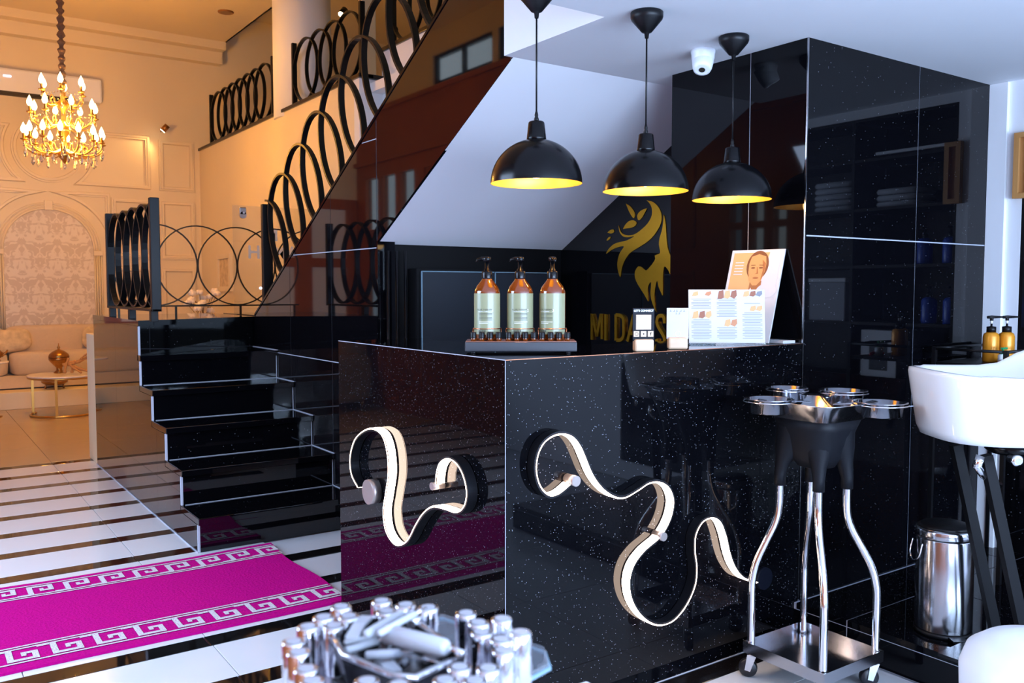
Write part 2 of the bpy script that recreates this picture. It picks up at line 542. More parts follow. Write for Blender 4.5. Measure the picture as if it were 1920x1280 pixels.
def smooth_path(pts, sub=6):
    """Catmull-Rom"""
    P_ = [Vector(p) for p in pts]; out = []
    for i in range(len(P_) - 1):
        p0, p1, p2, p3 = P_[max(i - 1, 0)], P_[i], P_[i + 1], P_[min(i + 2, len(P_) - 1)]
        for k in range(sub):
            t = k / sub
            out.append(0.5 * ((2 * p1) + (p2 - p0) * t + (2 * p0 - 5 * p1 + 4 * p2 - p3) * t * t + (3 * p1 - p0 - 3 * p2 + p3) * t ** 3))
    out.append(P_[-1])
    return out

CEIL = 2.217      # salon ceiling
HALL = 4.5        # hall ceiling
XB, YC = 2.745, 2.045   # granite block corner
XC = 1.405        # counter side
XS = 1.17         # stair side
XW = 2.02         # stair string wall
XL = 3.24         # logo wall
XM = 3.3          # mezzanine wall
YB = 11.9         # back wall
XR = 4.06         # right wall
XLW = -1.5        # left wall
# ================================================================== SETTING
# ---- floor: grout bed with tiles laid on it
fl = struct(MB().box(XLW, XR, -2.5, YB, -0.06, -0.006).build('floor', 'fgrout'))
FO = fl.location
def tile_mesh(name, sx, sy, m):
    mb = MB(); mb.bbox(-sx / 2, sx / 2, -sy / 2, sy / 2, -0.006, 0, 0.0012)
    return mb.mesh(name, M[m])
PITCHY, STRIP, Y0 = 0.405, 0.098, 4.466
tw = tile_mesh('white_tile', 0.597, PITCHY - STRIP - 0.004, 'tilew')
tb = tile_mesh('black_strip', 1.194, STRIP - 0.002, 'tileb')
tg = tile_mesh('grey_tile', 0.597, 0.597, 'tileg')
tbe = tile_mesh('beige_tile', 0.797, 0.797, 'beige')
def covered(x0, x1, y0, y1):
    return (x0 > XS + 0.02 and y0 > 4.40 and y1 < 7.4) or (x0 > XC + 0.02 and y0 > YC) or (x0 > 2.72 and y0 > 0.2)
for k in range(-5, 8):
    yc = Y0 + k * PITCHY
    for i in range(3):
        x = XLW + 0.597 + i * 1.197
        if not covered(x - .597, x + .597, yc - .05, yc + .05):
            inst('black_strip', tb, Vector((x, yc, 0)) - FO, fl)
    if k == 7: continue
    for i in range(6):
        x = XLW + 0.3 + i * 0.6 + (0.0 if k % 2 else -0.0)
        y = yc + PITCHY / 2
        if not covered(x - .3, x + .3, y - .15, y + .15):
            inst('white_tile', tw, Vector((x, y, 0)) - FO, fl)
for i in range(8):
    for j in range(8):
        x, y = XLW + 0.3 + i * 0.6, 2.385 - 0.3 - j * 0.6
        if x + .3 < 2.75 + .25 and y - .3 > -2.6:
            inst('grey_tile', tg, Vector((x, y, 0)) - FO, fl)
for i in range(6):
    for j in range(5):
        x, y = XLW + 0.4 + i * 0.8, 7.36 + 0.4 + j * 0.8
        inst('beige_tile', tbe, Vector((x, y, 0)) - FO, fl)

inst('black_border', tile_mesh('black_border', 1.30, .085, 'tileb'), Vector((2.06, YC - .046, .002)) - FO, fl)
MB().box(XC, 2.72, YC - .0035, YC - .0005, .0022, .0042).build('joint_line', 'grout', fl)
# ---- raised wash platform
pl = struct(MB().box(2.7245, XR, 0.2, YC, 0, 0.1255).build('floor_platform', 'grout'), 'low black granite platform under the wash basin')
slabs(pl, [[(2.72, 0.2), (XR, 0.2), (XR, YC - .012), (2.72, YC - .012)]], [2.72, 3.32, 3.92, 4.1], [0.2, 0.62, 1.22, 1.82, YC], lambda x, y: (x, y, 0.105), (0, 0, 0.023), GR)
slabs(pl, [[(0.2, 0.0), (YC, 0.0), (YC, 0.102), (0.2, 0.102)]], [0.2, 0.62, 1.22, 1.82, 2.1], [0, 0.2], lambda y, z: (2.722, y, z), (0.012, 0, 0), GR)

# ---- granite block and the counter wall behind
blk = struct(MB().box(XB + .0025, XR, YC + .0025, 2.72, 0, CEIL - .001).build('wall_block', 'grout'))
slabs(blk, [[(XB, 0), (XR, 0), (XR, CEIL), (XB, CEIL)]], [XB, 3.48, 4.07], [0, 0.81, 1.5, 2.3], lambda x, z: (x, YC, z), (0, 0.013, 0), GRB)
slabs(blk, [[(YC + .001, 0), (2.732, 0), (2.732, CEIL), (YC + .001, CEIL)]], [YC, 2.31, 2.8], [0, 1.1, 2.3], lambda y, z: (XB, y, z), (0.013, 0, 0), GRB)
MB().box(XB - .001, XB + .004, YC - .001, YC + .004, 0, CEIL).build('corner_strip', 'steel', blk)  # pale strip stands in for the highlight along the block's edge
wl = struct(MB().box(XL + .014, XL + .1, 2.72, 4.14, 0, 2.4).build('wall_logo', 'grout'))
slabs(wl, [[(2.72, 0), (4.13, 0), (4.13, 2.3), (2.72, 2.3)]], [2.72, 4.2], [0, 2.4], lambda y, z: (XL, y, z), (0.013, 0, 0), GRS)
struct(MB().box(XW + .1, XL, 4.13, 4.2, 0, 1.56).build('wall_understair', 'core'))

# ---- stair string wall (lower wall + rising string), cut into slabs
def ztop(y): return 1.127 + (5.99 - y) * 0.5535
def zbot(y): return 1.545 + (4.10 - y) * 0.555
ws = struct(MB().prism([(XW + .0025, 4.11, 0), (XW + .0025, 6.98, 0), (XW + .0025, 6.98, 1.1), (XW + .0025, 6.03, 1.1), (XW + .0025, 2.35, ztop(2.35) - .012), (XW + .0025, 2.35, zbot(2.35) + .006), (XW + .0025, 4.11, 1.55)], (.0975, 0, 0)).build('wall_string', 'grout'))
GY = [2.2, 3.52, 4.103, 4.69, 5.335, 6.2, 7.1]
GZ = [0, 0.889, 1.515, 2.068, 3.5]
slabs(ws, [[(4.1, 0), (7.0, 0), (7.0, 1.115), (6.012, 1.115), (4.1, ztop(4.1))]], GY, [0, 0.889, 1.515, 2.068, 3.5], lambda y, z: (XW, y, z), (0.013, 0, 0), GRW)
slabs(ws, [[(4.1, zbot(4.1)), (4.1, ztop(4.1)), (2.34, ztop(2.34)), (2.34, zbot(2.34))]], [2.2, 2.9, 4.103], [0, 5], lambda y, z: (XW, y, z), (0.013, 0, 0), GRW)
MB().prism([(XW - .004, y, z) for y, z in ((6.012, 1.117), (2.34, ztop(2.34) + .002), (2.34, ztop(2.34) + .018), (6.012, 1.133))], (.11, 0, 0)).build('string_cap', GR, ws)
MB().box(XW, XW + .1, 4.098, 4.109, 0, 1.55).build('end_panel', GRS, ws)
# white soffit under the upper flight
YS = 4.10 - (CEIL - 1.545) / 0.555
struct(MB().prism([(XW + .003, 4.12, 1.536), (XW + .003, YS - .05, CEIL + .026), (XW + .003, YS - .05, CEIL + .25), (XW + .003, 4.12, 1.80)], (XL - XW + .02, 0, 0)).build('ceiling_soffit', 'soffit'))

# ---- salon ceiling with a stairwell notch
ce = MB()
ce.box(XLW, XR + .3, -2.5, 2.29, CEIL, CEIL + .3)
ce.box(1.98, XR + .3, 2.29, YS, CEIL, CEIL + .3)
struct(ce.build('ceiling', 'ceil'))

# ---- right wall with a recessed shelf niche, white pilaster
rw = holed('x', XR, XR + .12, -2.5, 2.2, 0, CEIL, [(0.55, 1.90, 0.20, 2.17)])
rwo = struct(rw.build('wall_right', 'wallw'))
slabs(rwo, [[(-.4, .13), (1.95, .13), (1.95, .86), (-.4, .86)]], [-.4, .2, .8, 1.4, 2.0], [0, 1], lambda y, z: (XR - .013, y, z), (.012, 0, 0), GRS)
MB().box(XR - .02, XR, 1.965, YC - .001, .128, CEIL - .001).build('pilaster', 'wallw', rwo)

# ---- shopfront behind the camera
wf = struct(holed('y', -2.6, -2.5, XLW, XR, 0, CEIL, [(-.95, 1.3, .55, 2.05), (1.4, 3.6, .55, 2.05)]).build('wall_front', 'wallw'))
for n_, (x0, x1) in enumerate(((-.95, 1.3), (1.4, 3.6))):
    wdo = struct(MB().box(x0, x1, -2.56, -2.55, .55, 2.05).build('window_%d' % (n_ + 1), 'pane'))
    fr = MB()
    for a in (x0, (x0 + x1) / 2 - .02, x1 - .04): fr.box(a, a + .04, -2.58, -2.53, .55, 2.05)
    fr.box(x0, x1, -2.58, -2.53, .55, .59).box(x0, x1, -2.58, -2.53, 2.01, 2.05)
    fr.build('window_frame', 'blacks', wdo)

# ---- left wall: red-brown timber with panes and a clerestory
holes = [(2.5, 5.0, .5, 3.3), (7.5, 8.2, 3.84, 4.2), (8.32, 9.66, 3.84, 4.2)]  # first opening is an added window, put in to light the hall floor
cols = [(5.42, 5.58), (5.69, 5.85), (5.96, 6.12)]
for a, b in cols: holes += [(a, b, .5, 1.20), (a, b, 1.27, 1.91), (a, b, 1.98, 2.17)]
for a, b in ((10.16, 10.55), (10.69, 11.08), (11.22, 11.6)): holes += [(a, b, .5, 1.45), (a, b, 2.15, 2.87)]
lw = struct(holed('x', XLW - .1, XLW, -2.5, YB, 0, 3.8, [h for h in holes if h[3] < 3.5]).build('wall_left', 'panel'))
holed('x', XLW - .1, XLW, -2.5, YB, 3.8, HALL, [h for h in holes if h[3] > 3.5]).build('upper_wall', 'cream', lw)
MB().box(XLW, XLW + .05, 2.3, YB, 3.06, 3.12).build('timber_ledge', 'panel', lw)
MB().box(XLW, XLW + .04, 2.3, YB, 3.76, 3.82).build('timber_ledge', 'panel', lw)
for y in [6.6, 7.3, 8.0, 8.7, 9.4]:
    for z0, z1 in ((.3, 1.5), (1.75, 2.9)):
        f_ = MB()
        for (a, b, c, d) in ((y, y + .5, z0, z0 + .05), (y, y + .5, z1 - .05, z1), (y, y + .05, z0 + .05, z1 - .05), (y + .45, y + .5, z0 + .05, z1 - .05)): f_.box(XLW, XLW + .02, a, b, c, d)
        f_.build('panel_moulding', 'panel', lw)
for k, h in enumerate(holes):
    wo = struct(MB().box(XLW - .06, XLW - .052, h[0], h[1], h[2], h[3]).build('window_%d' % (k + 3), 'pane'))
    if h[1] - h[0] > .6:
        fr = MB()
        nn = 3 if h[1] - h[0] > 1.6 else 2
        for i in range(nn + 1):
            y = h[0] + (h[1] - h[0] - .05) * i / nn
            fr.box(XLW - .08, XLW - .03, y, y + .05, h[2], h[3])
        for z in (h[2], h[3] - .04): fr.box(XLW - .08, XLW - .03, h[0], h[1], z, z + .04)
        fr.build('window_frame', 'blacks', wo)

# ---- hall: back wall, mezzanine walls, ceilings
wb = struct(MB().box(XLW, 3.62, YB, YB + .1, 0, HALL + .4).build('wall_back', 'cream'))
PBK = YB - .001
def moulding(path, closed=True, wd=.055, dp=.04, name='panel_moulding', m='mould', parent=wb):
    """two-step moulding on the back wall along a path of (x, z)"""
    mb = MB()
    pts = [Vector((x, YB - dp / 2, z)) for x, z in path]
    k = len(pts)
    def off(q, o):
        out = []
        for i in range(k):
            a = pts[i - 1] if (closed or i > 0) else None
            b = pts[i]
            c = pts[(i + 1) % k] if (closed or i < k - 1) else None
            ns = []
            for p0, p1 in ((a, b), (b, c)):
                if p0 is None or p1 is None: continue
                d = (p1 - p0).normalized(); ns.append(Vector((-d.z, 0, d.x)))
            nn = ns[0] if len(ns) == 1 else (ns[0] + ns[1]) / (1 + ns[0].dot(ns[1]) + 1e-6)
            out.append(b + nn * o)
        return out
    rows = []
    for o, d in ((-.5, 0.0), (-.5, dp * .7), (-.2, dp * .7), (-.1, dp), (.35, dp), (.5, dp * .35), (.5, 0.0)):
        rows.append([Vector((p.x, YB - d, p.z)) for p in off(0, o * wd)])
    vs = [p for r in rows for p in r]; fs = []
    for r in range(len(rows) - 1):
        for i in range(k if closed else k - 1):
            fs.append((r * k + i, r * k + (i + 1) % k, (r + 1) * k + (i + 1) % k, (r + 1) * k + i))
    mb.add(vs, fs)
    return mb.build(name, m, parent)
rect = lambda x0, x1, z0, z1: [(x0, z0), (x1, z0), (x1, z1), (x0, z1)]
CX, CZ = 1.53, 2.985
moulding([(p.x, p.z) for p in circ((CX, 0, CZ), .37, n=48)], wd=.06)
for s_ in (1, -1):
    arc = [(CX + s_ * .50 * math.cos(a), CZ + .50 * math.sin(a)) for a in [math.radians(-50 + i * 78 / 14) for i in range(15)]]
    p_ = arc + [(CX + s_ * .46, 3.22), (CX + s_ * 1.12, 3.22), (CX + s_ * 1.12, 2.6)]
    moulding(p_ if s_ > 0 else p_[::-1])
    arc = [(1.505 + s_ * .70 * math.cos(a), 1.78 + .70 * math.sin(a)) for a in [math.radians(76 - i * 56 / 12) for i in range(13)]]
    p_ = arc + [(1.505 + s_ * .66, 2.47), (1.505 + s_ * .4, 2.47)]
    moulding(p_ if s_ < 0 else p_[::-1])
    # lower side panels
    for (x0, x1) in ((2.235, 2.655), (2.81, 3.19)):
        xa, xb = (x0, x1) if s_ > 0 else (2 * CX - x1, 2 * CX - x0)
        moulding(rect(xa, xb, 1.72, 2.42)); moulding(rect(xa, xb, .72, 1.56))
    xa, xb = (2.81, 3.19) if s_ > 0 else (2 * CX - 3.19, 2 * CX - 2.81)
    moulding(rect(xa, xb, 2.6, 3.19))
# arch with damask paper
AX, AZ = 1.505, 1.78
dm = [(AX - .49, .8), (AX + .49, .8)] + [(AX + .49 * math.cos(PI * i / 24), AZ + .49 * math.sin(PI * i / 24)) for i in range(25)]
MB().prism([(x, YB, z) for x, z in dm], (0, -.006, 0)).build('damask_panel', 'damask', wb, 'pale damask wallpaper panel inside the arch')
for r_ in (.495, .525, .555):
    mb = MB()
    mb.tube([(AX + r_ * math.cos(PI * i / 36), YB - .018, AZ + r_ * math.sin(PI * i / 36)) for i in range(37)], .014, 6)
    mb.build('arch_moulding', 'mould', wb)
mb = MB()
for i in range(36):
    a0, a1 = PI * i / 36, PI * (i + 1) / 36
    mb.add([(AX + r * math.cos(a), y, AZ + r * math.sin(a)) for a in (a0, a1) for r in (.485, .578) for y in (YB, YB - .02)], [(1, 3, 7, 5), (0, 1, 5, 4), (2, 3, 7, 6)])
mb.build('arch_band', 'mould', wb)
MB().bbox(AX - .045, AX + .045, YB - .04, YB, AZ + .475, AZ + .59, .006).build('keystone', 'mould', wb)
for s_ in (1, -1):
    for k in range(4):
        x = AX + s_ * (.495 + k * .026)
        MB().tube([(x, YB - .014, .8), (x, YB - .014, AZ - .06)], .011, 6).build('pilaster_flute', 'mould', wb)
    MB().bbox(AX + s_ * .535 - .055, AX + s_ * .535 + .055, YB - .04, YB, AZ - .06, AZ, .006).build('pilaster_capital', 'mould', wb)
# cornice steps
tr = MB().box(XLW, XM + .28, YB - .30, YB, 4.40, HALL).box(XLW, XM + .28, YB - .14, YB, 4.25, 4.40)
struct(tr.build('trim_1', 'mould'), 'stepped cornice along the top of the back wall')
struct(MB().box(XLW, 3.59, 2.2, YB, HALL, HALL + .1).build('ceiling_hall', 'cream'))
struct(MB().box(3.59, 8.0, 2.2, YB + .1, HALL + .42, HALL + .5).build('ceiling_mezzanine', 'cream'))
struct(MB().box(3.57, 3.59, 2.2, YB, HALL, HALL + .42).build('trim_2', 'cream'))
struct(MB().box(XLW, 3.3, 2.19, 2.29, CEIL + .3, HALL).build('wall_above_ceiling', 'cream'))
mw = struct(MB().box(XM, XM + .1, 7.02, YB, 0, 3.115).build('wall_mezzanine', 'cream'))
MB().box(XM - .002, 3.56, 7.012, 7.12, 0, 3.114).build('wall_return', 'wallw', mw)
MB().box(3.52, 3.62, 3.5, 7.02, 0, 3.36).build('stair_side_wall', 'wallw', mw)
MB().bbox(XM - .02, XM + .12, 6.98, YB - .001, 3.115, 3.15, .004).build('ledge_cap', 'blacks', mw)
MB().bbox(XM - .01, 3.6, 6.98, 7.13, 3.117, 3.152, .004).build('ledge_cap', 'blacks', mw)
MB().bbox(3.50, 3.64, 3.5, 7.03, 3.36, 3.395, .004).build('ledge_cap', 'blacks', mw)
MB().box(XM + .1, 8.0, 3.5, YB, 3.0, 3.08).build('mezzanine_floor', 'wallw', mw)
struct(MB().box(8.0, 8.1, 2.2, YB + .1, 3.0, HALL + .5).box(3.62, 8.1, YB, YB + .1, 3, HALL + .5).box(3.62, 8.0, 2.2, 2.3, CEIL + .3, HALL + .5).build('wall_mezzanine_back', 'cream'))
struct(MB().lathe([(.30, 3.08), (.30, HALL + .42)], (3.56, 8.95, 0), 40).build('wall_column', 'wallw'), 'round white column standing on the mezzanine edge')
# curtain-like panel edge upstairs, at the far side
struct(MB().bbox(3.9, 4.05, 8.2, 8.3, 3.08, 4.9, .01).build('trim_3', 'cream'))
# glazed timber door on the back wall, left of the photo frame (seen mirrored in the string wall)
d1 = struct(holed('y', YB - .05, YB, XLW + .02, .25, 0, 2.6, [(XLW + .2, -.78, .9, 1.62), (-.52, .05, .9, 1.62), (XLW + .2, -.78, 1.75, 2.45), (-.52, .05, 1.75, 2.45)]).build('door_1', 'panel'))
for h in ((XLW + .2, -.78, .9, 1.62), (-.52, .05, .9, 1.62), (XLW + .2, -.78, 1.75, 2.45), (-.52, .05, 1.75, 2.45)):
    MB().box(h[0], h[1], YB - .03, YB - .02, h[2], h[3]).build('pane', 'white', d1)

# hall downlight
p = Vector((3.2, 10.35, HALL))
dl = thing('ceiling_downlight', p, 'small round bronze downlight in the hall ceiling near the recess', 'downlight')
MB().lathe([(.085, -.012), (.09, -.004), (.09, 0)], p, 24).build('trim_ring', 'darkbrass', dl)
MB().lathe([(.062, -.014), (.062, -.011)], p, 24).build('lens', 'sofab', dl)
# ================================================================== LOWER STAIRCASE
st = thing('granite_staircase', (1.6, 5.7, 0), 'black polished granite staircase rising to a landing behind the pink rug', 'staircase')
RY = [4.385, 4.69, 4.998, 5.297, 5.585]          # riser fronts
RZ = [0.174, 0.362, 0.545, 0.723, 0.905]         # tread tops
XE = XW - .004
LZ = 1.115
for i in range(5):
    z0 = 0 if i == 0 else RZ[i - 1]
    MB().box(XS + .012, XE, RY[i], RY[i] + .02, z0 + .001, RZ[i] - .036).build('riser', GRS, st)
    y1 = RY[i + 1] + .012 if i < 4 else None
    if i < 4:
        MB().bbox(XS, XE, RY[i] - .022, y1, RZ[i] - .034, RZ[i], .003).build('tread', GRS, st)
    else:
        MB().prism([(XS, RY[4] - .022, RZ[4] - .034), (XE, RY[4] - .022, RZ[4] - .034), (XE, 6.09, RZ[4] - .034), (XS, 5.64, RZ[4] - .034)], (0, 0, .034)).build('tread', GRS, st)
    # pale mitre strips at both ends of the riser, and caulk lines
    MB().box(XS + .001, XS + .011, RY[i] + .001, RY[i] + .016, z0 + .001, RZ[i] - .036).build('corner_strip', 'grout', st)
    MB().box(XE - .004, XE + .0005, RY[i] - .002, RY[i] + .001, z0 + .001, RZ[i] - .036).build('joint_line', 'grout', st)
    if i: MB().box(XS + .02, XE, RY[i] - .003, RY[i] - .0005, z0 + .0005, z0 + .0035).build('joint_line', 'grout', st)
    MB().box(XE - .002, XE + .001, RY[i] - .024, (RY[i + 1] if i < 4 else 6.05), RZ[i] + .0005, RZ[i] + .004).build('joint_line', 'grout', st)
# skewed top riser and landing
MB().prism([(XS + .012, 5.60, RZ[4] + .001), (XE, 6.05, RZ[4] + .001), (XE, 6.07, RZ[4] + .001), (XS + .012, 5.62, RZ[4] + .001)], (0, 0, LZ - .034 - RZ[4])).build('riser', GRS, st)
MB().box(XS + .001, XS + .011, 5.603, 5.618, RZ[4] + .001, LZ - .036).build('corner_strip', 'grout', st)
MB().prism([(XS - .004, 5.575, LZ - .032), (1.42, 5.71, LZ - .032), (XE, 6.03, LZ - .032), (XE, 7.08, LZ - .032), (XS - .004, 7.08, LZ - .032)], (0, 0, .032)).build('landing', GRS, st)
MB().box(XW + .104, 3.28, 6.0, 7.08, LZ - .2, LZ).build('landing', GRS, st)
MB().box(XS + .02, XE, 7.06, 7.08, 0, LZ - .034).build('landing_back', 'core', st)
# left side face: slabs clipped under the steps
poly = [(RY[0], 0), (7.08, 0), (7.08, LZ - .034), (5.6, LZ - .034)]
side = []
for i in range(5):
    y1 = RY[i + 1] if i < 4 else 5.6
    side.append([(RY[i] + .017, 0), (y1 + .017, 0), (y1 + .017, RZ[i] - .035), (RY[i] + .017, RZ[i] - .035)])
side.append([(5.617, 0), (7.08, 0), (7.08, LZ - .034), (5.617, LZ - .034)])
for sp_ in side:
    slabs(st, [sp_], [4.3, 5.2, 6.3, 7.2], [0, 2], lambda y, z: (XS, y, z), (.011, 0, 0), GRS, gap=.0015, name='side_panel')
MB().box(XS - .004, XS - .0005, RY[0], 7.08, 0.0, .006).build('joint_line', 'grout', st)
# low painted pier at the foot of the landing
struct(MB().bbox(1.172, 1.62, 7.09, 7.41, 0, .965, .004).build('wall_pier', 'cream'))

# ================================================================== RECEPTION COUNTER
ct = thing('reception_counter', (2.05, 2.3, 0), 'black sparkling granite reception counter with two glowing ribbon lights on it', 'counter')
MB().box(XC + .016, XB - .003, YC + .016, 2.44, 0, 1.07).box(XC + .016, 1.75, 2.44, 3.19, 0, 1.07).build('body', 'core', ct)
MB().box(XC + .002, XB - .003, YC, YC + .015, 0.001, 1.099).build('front_panel', GR, ct)
MB().box(XC, XC + .015, YC + .002, 3.2, 0.001, 1.099).build('side_panel', GR, ct)
MB().box(XC + .0005, XC + .0035, YC + .0005, YC + .0035, 0.001, 1.099).build('corner_joint', 'grout', ct)
MB().prism([(XC + .0155, YC + .0155, 1.072), (XB - .003, YC + .0155, 1.072), (XB - .003, 2.46, 1.072), (1.77, 2.46, 1.072), (1.77, 3.2, 1.072), (XC + .0155, 3.2, 1.072)], (0, 0, .028)).build('countertop', GRS, ct)
MB().box(XC + .001, XB - .002, YC - .0005, YC + .004, 1.0992, 1.1012).build('front_edge_highlight', 'copper', ct)  # copper strip imitates pendant light caught on the counter's edge
MB().box(XC - .0005, XC + .004, YC + .001, 3.2, 1.0992, 1.1012).build('side_edge_trim', 'grout', ct)

# ================================================================== RIBBON LIGHTS
def lp(px, py): return (620 + px * .4375, 760 + py * .4375)
def ribbon_light(name, pts, axis, val, off, led_side, label, discs, group):
    """curved aluminium channel standing off the granite with a glowing strip on one side"""
    n = Vector((-1, 0, 0)) if axis == 'x' else Vector((0, -1, 0))
    pl_ = [at(*lp(*p), **{axis: val - off}) for p in pts]
    path = smooth_path(pl_, 7)
    root = thing(name, path[0] * 0.5 + path[-1] * 0.5 + n * -off, label, 'wall light', group)
    wch = .034
    MB().ribbon(path, n, wch, .009).build('channel', 'alu', root)
    k = len(path); vs = []; fs = []; led = []; edge = []
    for i, p in enumerate(path):
        t = (path[min(i + 1, k - 1)] - path[max(i - 1, 0)]).normalized()
        # sideways direction in the wall plane: right-hand of travel as seen by the viewer
        b = t.cross(n).normalized() * led_side
        led.append(p + b * .0062)
        edge.append(p + n * (wch / 2 + .0008) + b * .0035)
    MB().ribbon(led, n, wch * .80, .0025).build('glowing_strip', 'led', root)
    MB().ribbon(edge, n, .001, .0022).build('edge_line', 'led', root)
    for d in discs:
        c = at(*lp(*d[0]), **{axis: val - d[2]})
        base = c + n * (-(d[2] - .001))
        o = MB(); o.lathe([(d[1], 0), (d[1], d[3])], base if d[4] == 'wall' else c - n * d[3] * .5, 28, True, True, n)
        part = o.build('mount' if d[4] == 'wall' else 'end_knob', d[5], root)
        if d[4] != 'wall':
            MB().cyl(base, c, .006).build('standoff', 'rosealu', part)
    return root
left_pts = [(135, 345), (108, 290), (103, 220), (122, 150), (160, 112), (202, 104), (238, 130), (258, 195), (264, 285), (252, 375), (242, 450), (252, 530), (282, 585), (314, 600), (350, 578), (385, 512), (420, 460), (460, 436), (512, 446), (560, 460), (594, 432), (606, 372), (592, 300), (562, 244), (522, 220), (488, 238), (472, 282), (468, 330)]
ribbon_light('ribbon_light', left_pts, 'x', XC, .019, -1, 'short looping ribbon light glowing on the counter side facing the rug', [((165, 370), .045, .03, .036, 'wall', 'rosealu'), ((462, 342), .012, .02, .045, 'wall', 'rosealu')], 'ribbon lights on the counter')
right_pts = [(1012, 338), (965, 376), (922, 386), (884, 352), (864, 292), (866, 222), (890, 162), (930, 126), (976, 113), (1022, 126), (1056, 166), (1081, 222), (1110, 290), (1150, 345), (1200, 380), (1246, 385), (1300, 356), (1350, 324), (1396, 320), (1436, 346), (1456, 402), (1446, 470), (1420, 528), (1388, 570), (1330, 620), (1286, 680), (1268, 750), (1278, 822), (1312, 882), (1360, 920), (1410, 928), (1460, 904), (1510, 840), (1543, 762), (1550, 690), (1542, 620), (1546, 550), (1576, 492), (1620, 472), (1656, 492), (1680, 552), (1696, 622), (1718, 682), (1755, 728), (1815, 748)]
ribbon_light('ribbon_light', right_pts, 'y', YC, .019, 1, 'long winding ribbon light glowing on the counter front beside the trolley', [((1030, 318), .016, .02, .045, 'wall', 'rosealu'), ((1405, 555), .014, .02, .045, 'wall', 'rosealu'), ((1862, 742), .040, .02, .02, 'wall', 'navy')], 'ribbon lights on the counter')

# ================================================================== RAILINGS
def ring_mesh(name, r, width, thick, m, plane, rz=None, n=44):
    """one circle of flat iron bar"""
    mb = MB(); nr = (1, 0, 0) if plane == 'yz' else (0, 1, 0)
    mb.ribbon(circ((0, 0, 0), r, n=n, plane=plane, ry=rz), nr, width, thick, True)
    return mb.mesh(name, M[m] if isinstance(m, str) else m)
# landing rail, along the stair side
rl = thing('iron_railing', (1.21, 5.95, LZ), 'short black iron railing of overlapping hoops at the left edge of the landing', 'railing', 'hoop railings')
X1 = 1.21
ya, yb_ = 5.31, 6.60
RB, RTP = 1.195, 1.805
rme = ring_mesh('hoop', .258, .036, .013, 'iron', 'yz', rz=.302)
o0 = rl.location
rr = (RTP - RB) / 2
step = .258
for k in range(4):
    inst('hoop', rme, Vector((X1, yb_ - .258 - k * step, RB + rr)) - o0, rl)
MB().ribbon(circ((X1, ya + .0, RB + rr), .258, -PI / 2, PI / 2, 24, 'yz', ry=.302), (1, 0, 0), .032, .012).build('half_hoop', 'iron', rl)
for y in (ya, yb_):
    MB().bbox(X1 - .026, X1 + .026, y - .02, y + .02, RB - .02, RTP + .02, .003).build('post', 'iron', rl)
MB().bbox(X1 - .026, X1 + .026, ya - .02, yb_ + .02, RB - .02, RB - .006, .002).build('bottom_bar', 'iron', rl)
for y in (ya + .06, (ya + yb_) / 2, yb_ - .03):
    MB().bbox(X1 - .02, X1 + .02, y - .025, y + .025, LZ, RB - .02, .002).build('foot', 'iron', rl)
# thin rail along the far side of the landing
rf = thing('iron_railing', (2.2, 7.04, LZ), 'thin railing of large wire hoops along the back of the landing', 'railing', 'hoop railings')
rme2 = ring_mesh('hoop', .308, .012, .010, 'thiniron', 'xz')
for k in range(5):
    inst('hoop', rme2, Vector((1.61 + k * .31, 7.04, 1.488)) - rf.location, rf)
MB().tube([(1.3, 7.04, 1.175), (3.26, 7.04, 1.175)], .006, 6).build('bottom_bar', 'thiniron', rf)
for x in (1.34, 1.75, 2.25, 2.7, 3.2):
    MB().box(x - .008, x + .008, 7.035, 7.045, LZ, 1.175).build('foot', 'thiniron', rf)
# stair flight rail on the string
XR_ = XW + .05
rs = thing('iron_railing', (XR_, 5.9, 1.16), 'black hoop railing climbing the upper stair flight', 'railing', 'hoop railings')
# each hoop is an oval set square to the slope of the flight
SL = Vector((0, -.875, .484)); SN = Vector((0, .484, .875))
hp_ = [SL * (.275 * math.cos(a)) + SN * (.355 * math.sin(a)) for a in [2 * PI * i / 44 for i in range(44)]]
rme3 = MB().ribbon(hp_, (1, 0, 0), .034, .014, True).mesh('hoop', M['iron'])
for k in range(11):
    inst('hoop', rme3, Vector((XR_, 5.520 - k * .2945, 1.715 + k * .1495)) - rs.location, rs)
hh = [p for p in [Vector((XR_, 5.814, 1.566)) + q for q in hp_] if p.y < 5.872]
i0 = max(range(len(hh)), key=lambda i: (hh[i] - hh[i - 1]).length)
MB().ribbon(hh[i0:] + hh[:i0], (1, 0, 0), .034, .014).build('half_hoop', 'iron', rs)
MB().bbox(XR_ - .034, XR_ + .034, 5.865, 5.905, 1.16, 1.88, .003).build('post', 'iron', rs)
# mezzanine rails
def mezz_rail(x, y0, y1, z0, label, r=.30, half=True):
    t = thing('iron_railing', (x, (y0 + y1) / 2, z0), label, 'railing', 'hoop railings')
    nst = max(2, round((y1 - y0 - 2 * r) / .30))
    st_ = (y1 - y0 - 2 * r) / nst
    me = ring_mesh('hoop', r, .035, .014, 'iron', 'yz')
    for k in range(nst + 1):
        inst('hoop', me, Vector((x, y0 + r + k * st_, z0 + r + .01)) - t.location, t)
    for y in (y0, y1):
        MB().bbox(x - .024, x + .024, y - .018, y + .018, z0, z0 + 2 * r + .03, .003).build('post', 'iron', t)
    return t
mezz_rail(XM + .05, 9.24, 11.5, 3.15, 'black hoop railing on the mezzanine ledge left of the white column')
mezz_rail(XM + .05, 7.06, 8.64, 3.15, 'black hoop railing on the mezzanine ledge right of the white column')
mezz_rail(3.57, 4.6, 6.9, 3.395, 'black hoop railing high on the wall above the stair flight', r=.26)
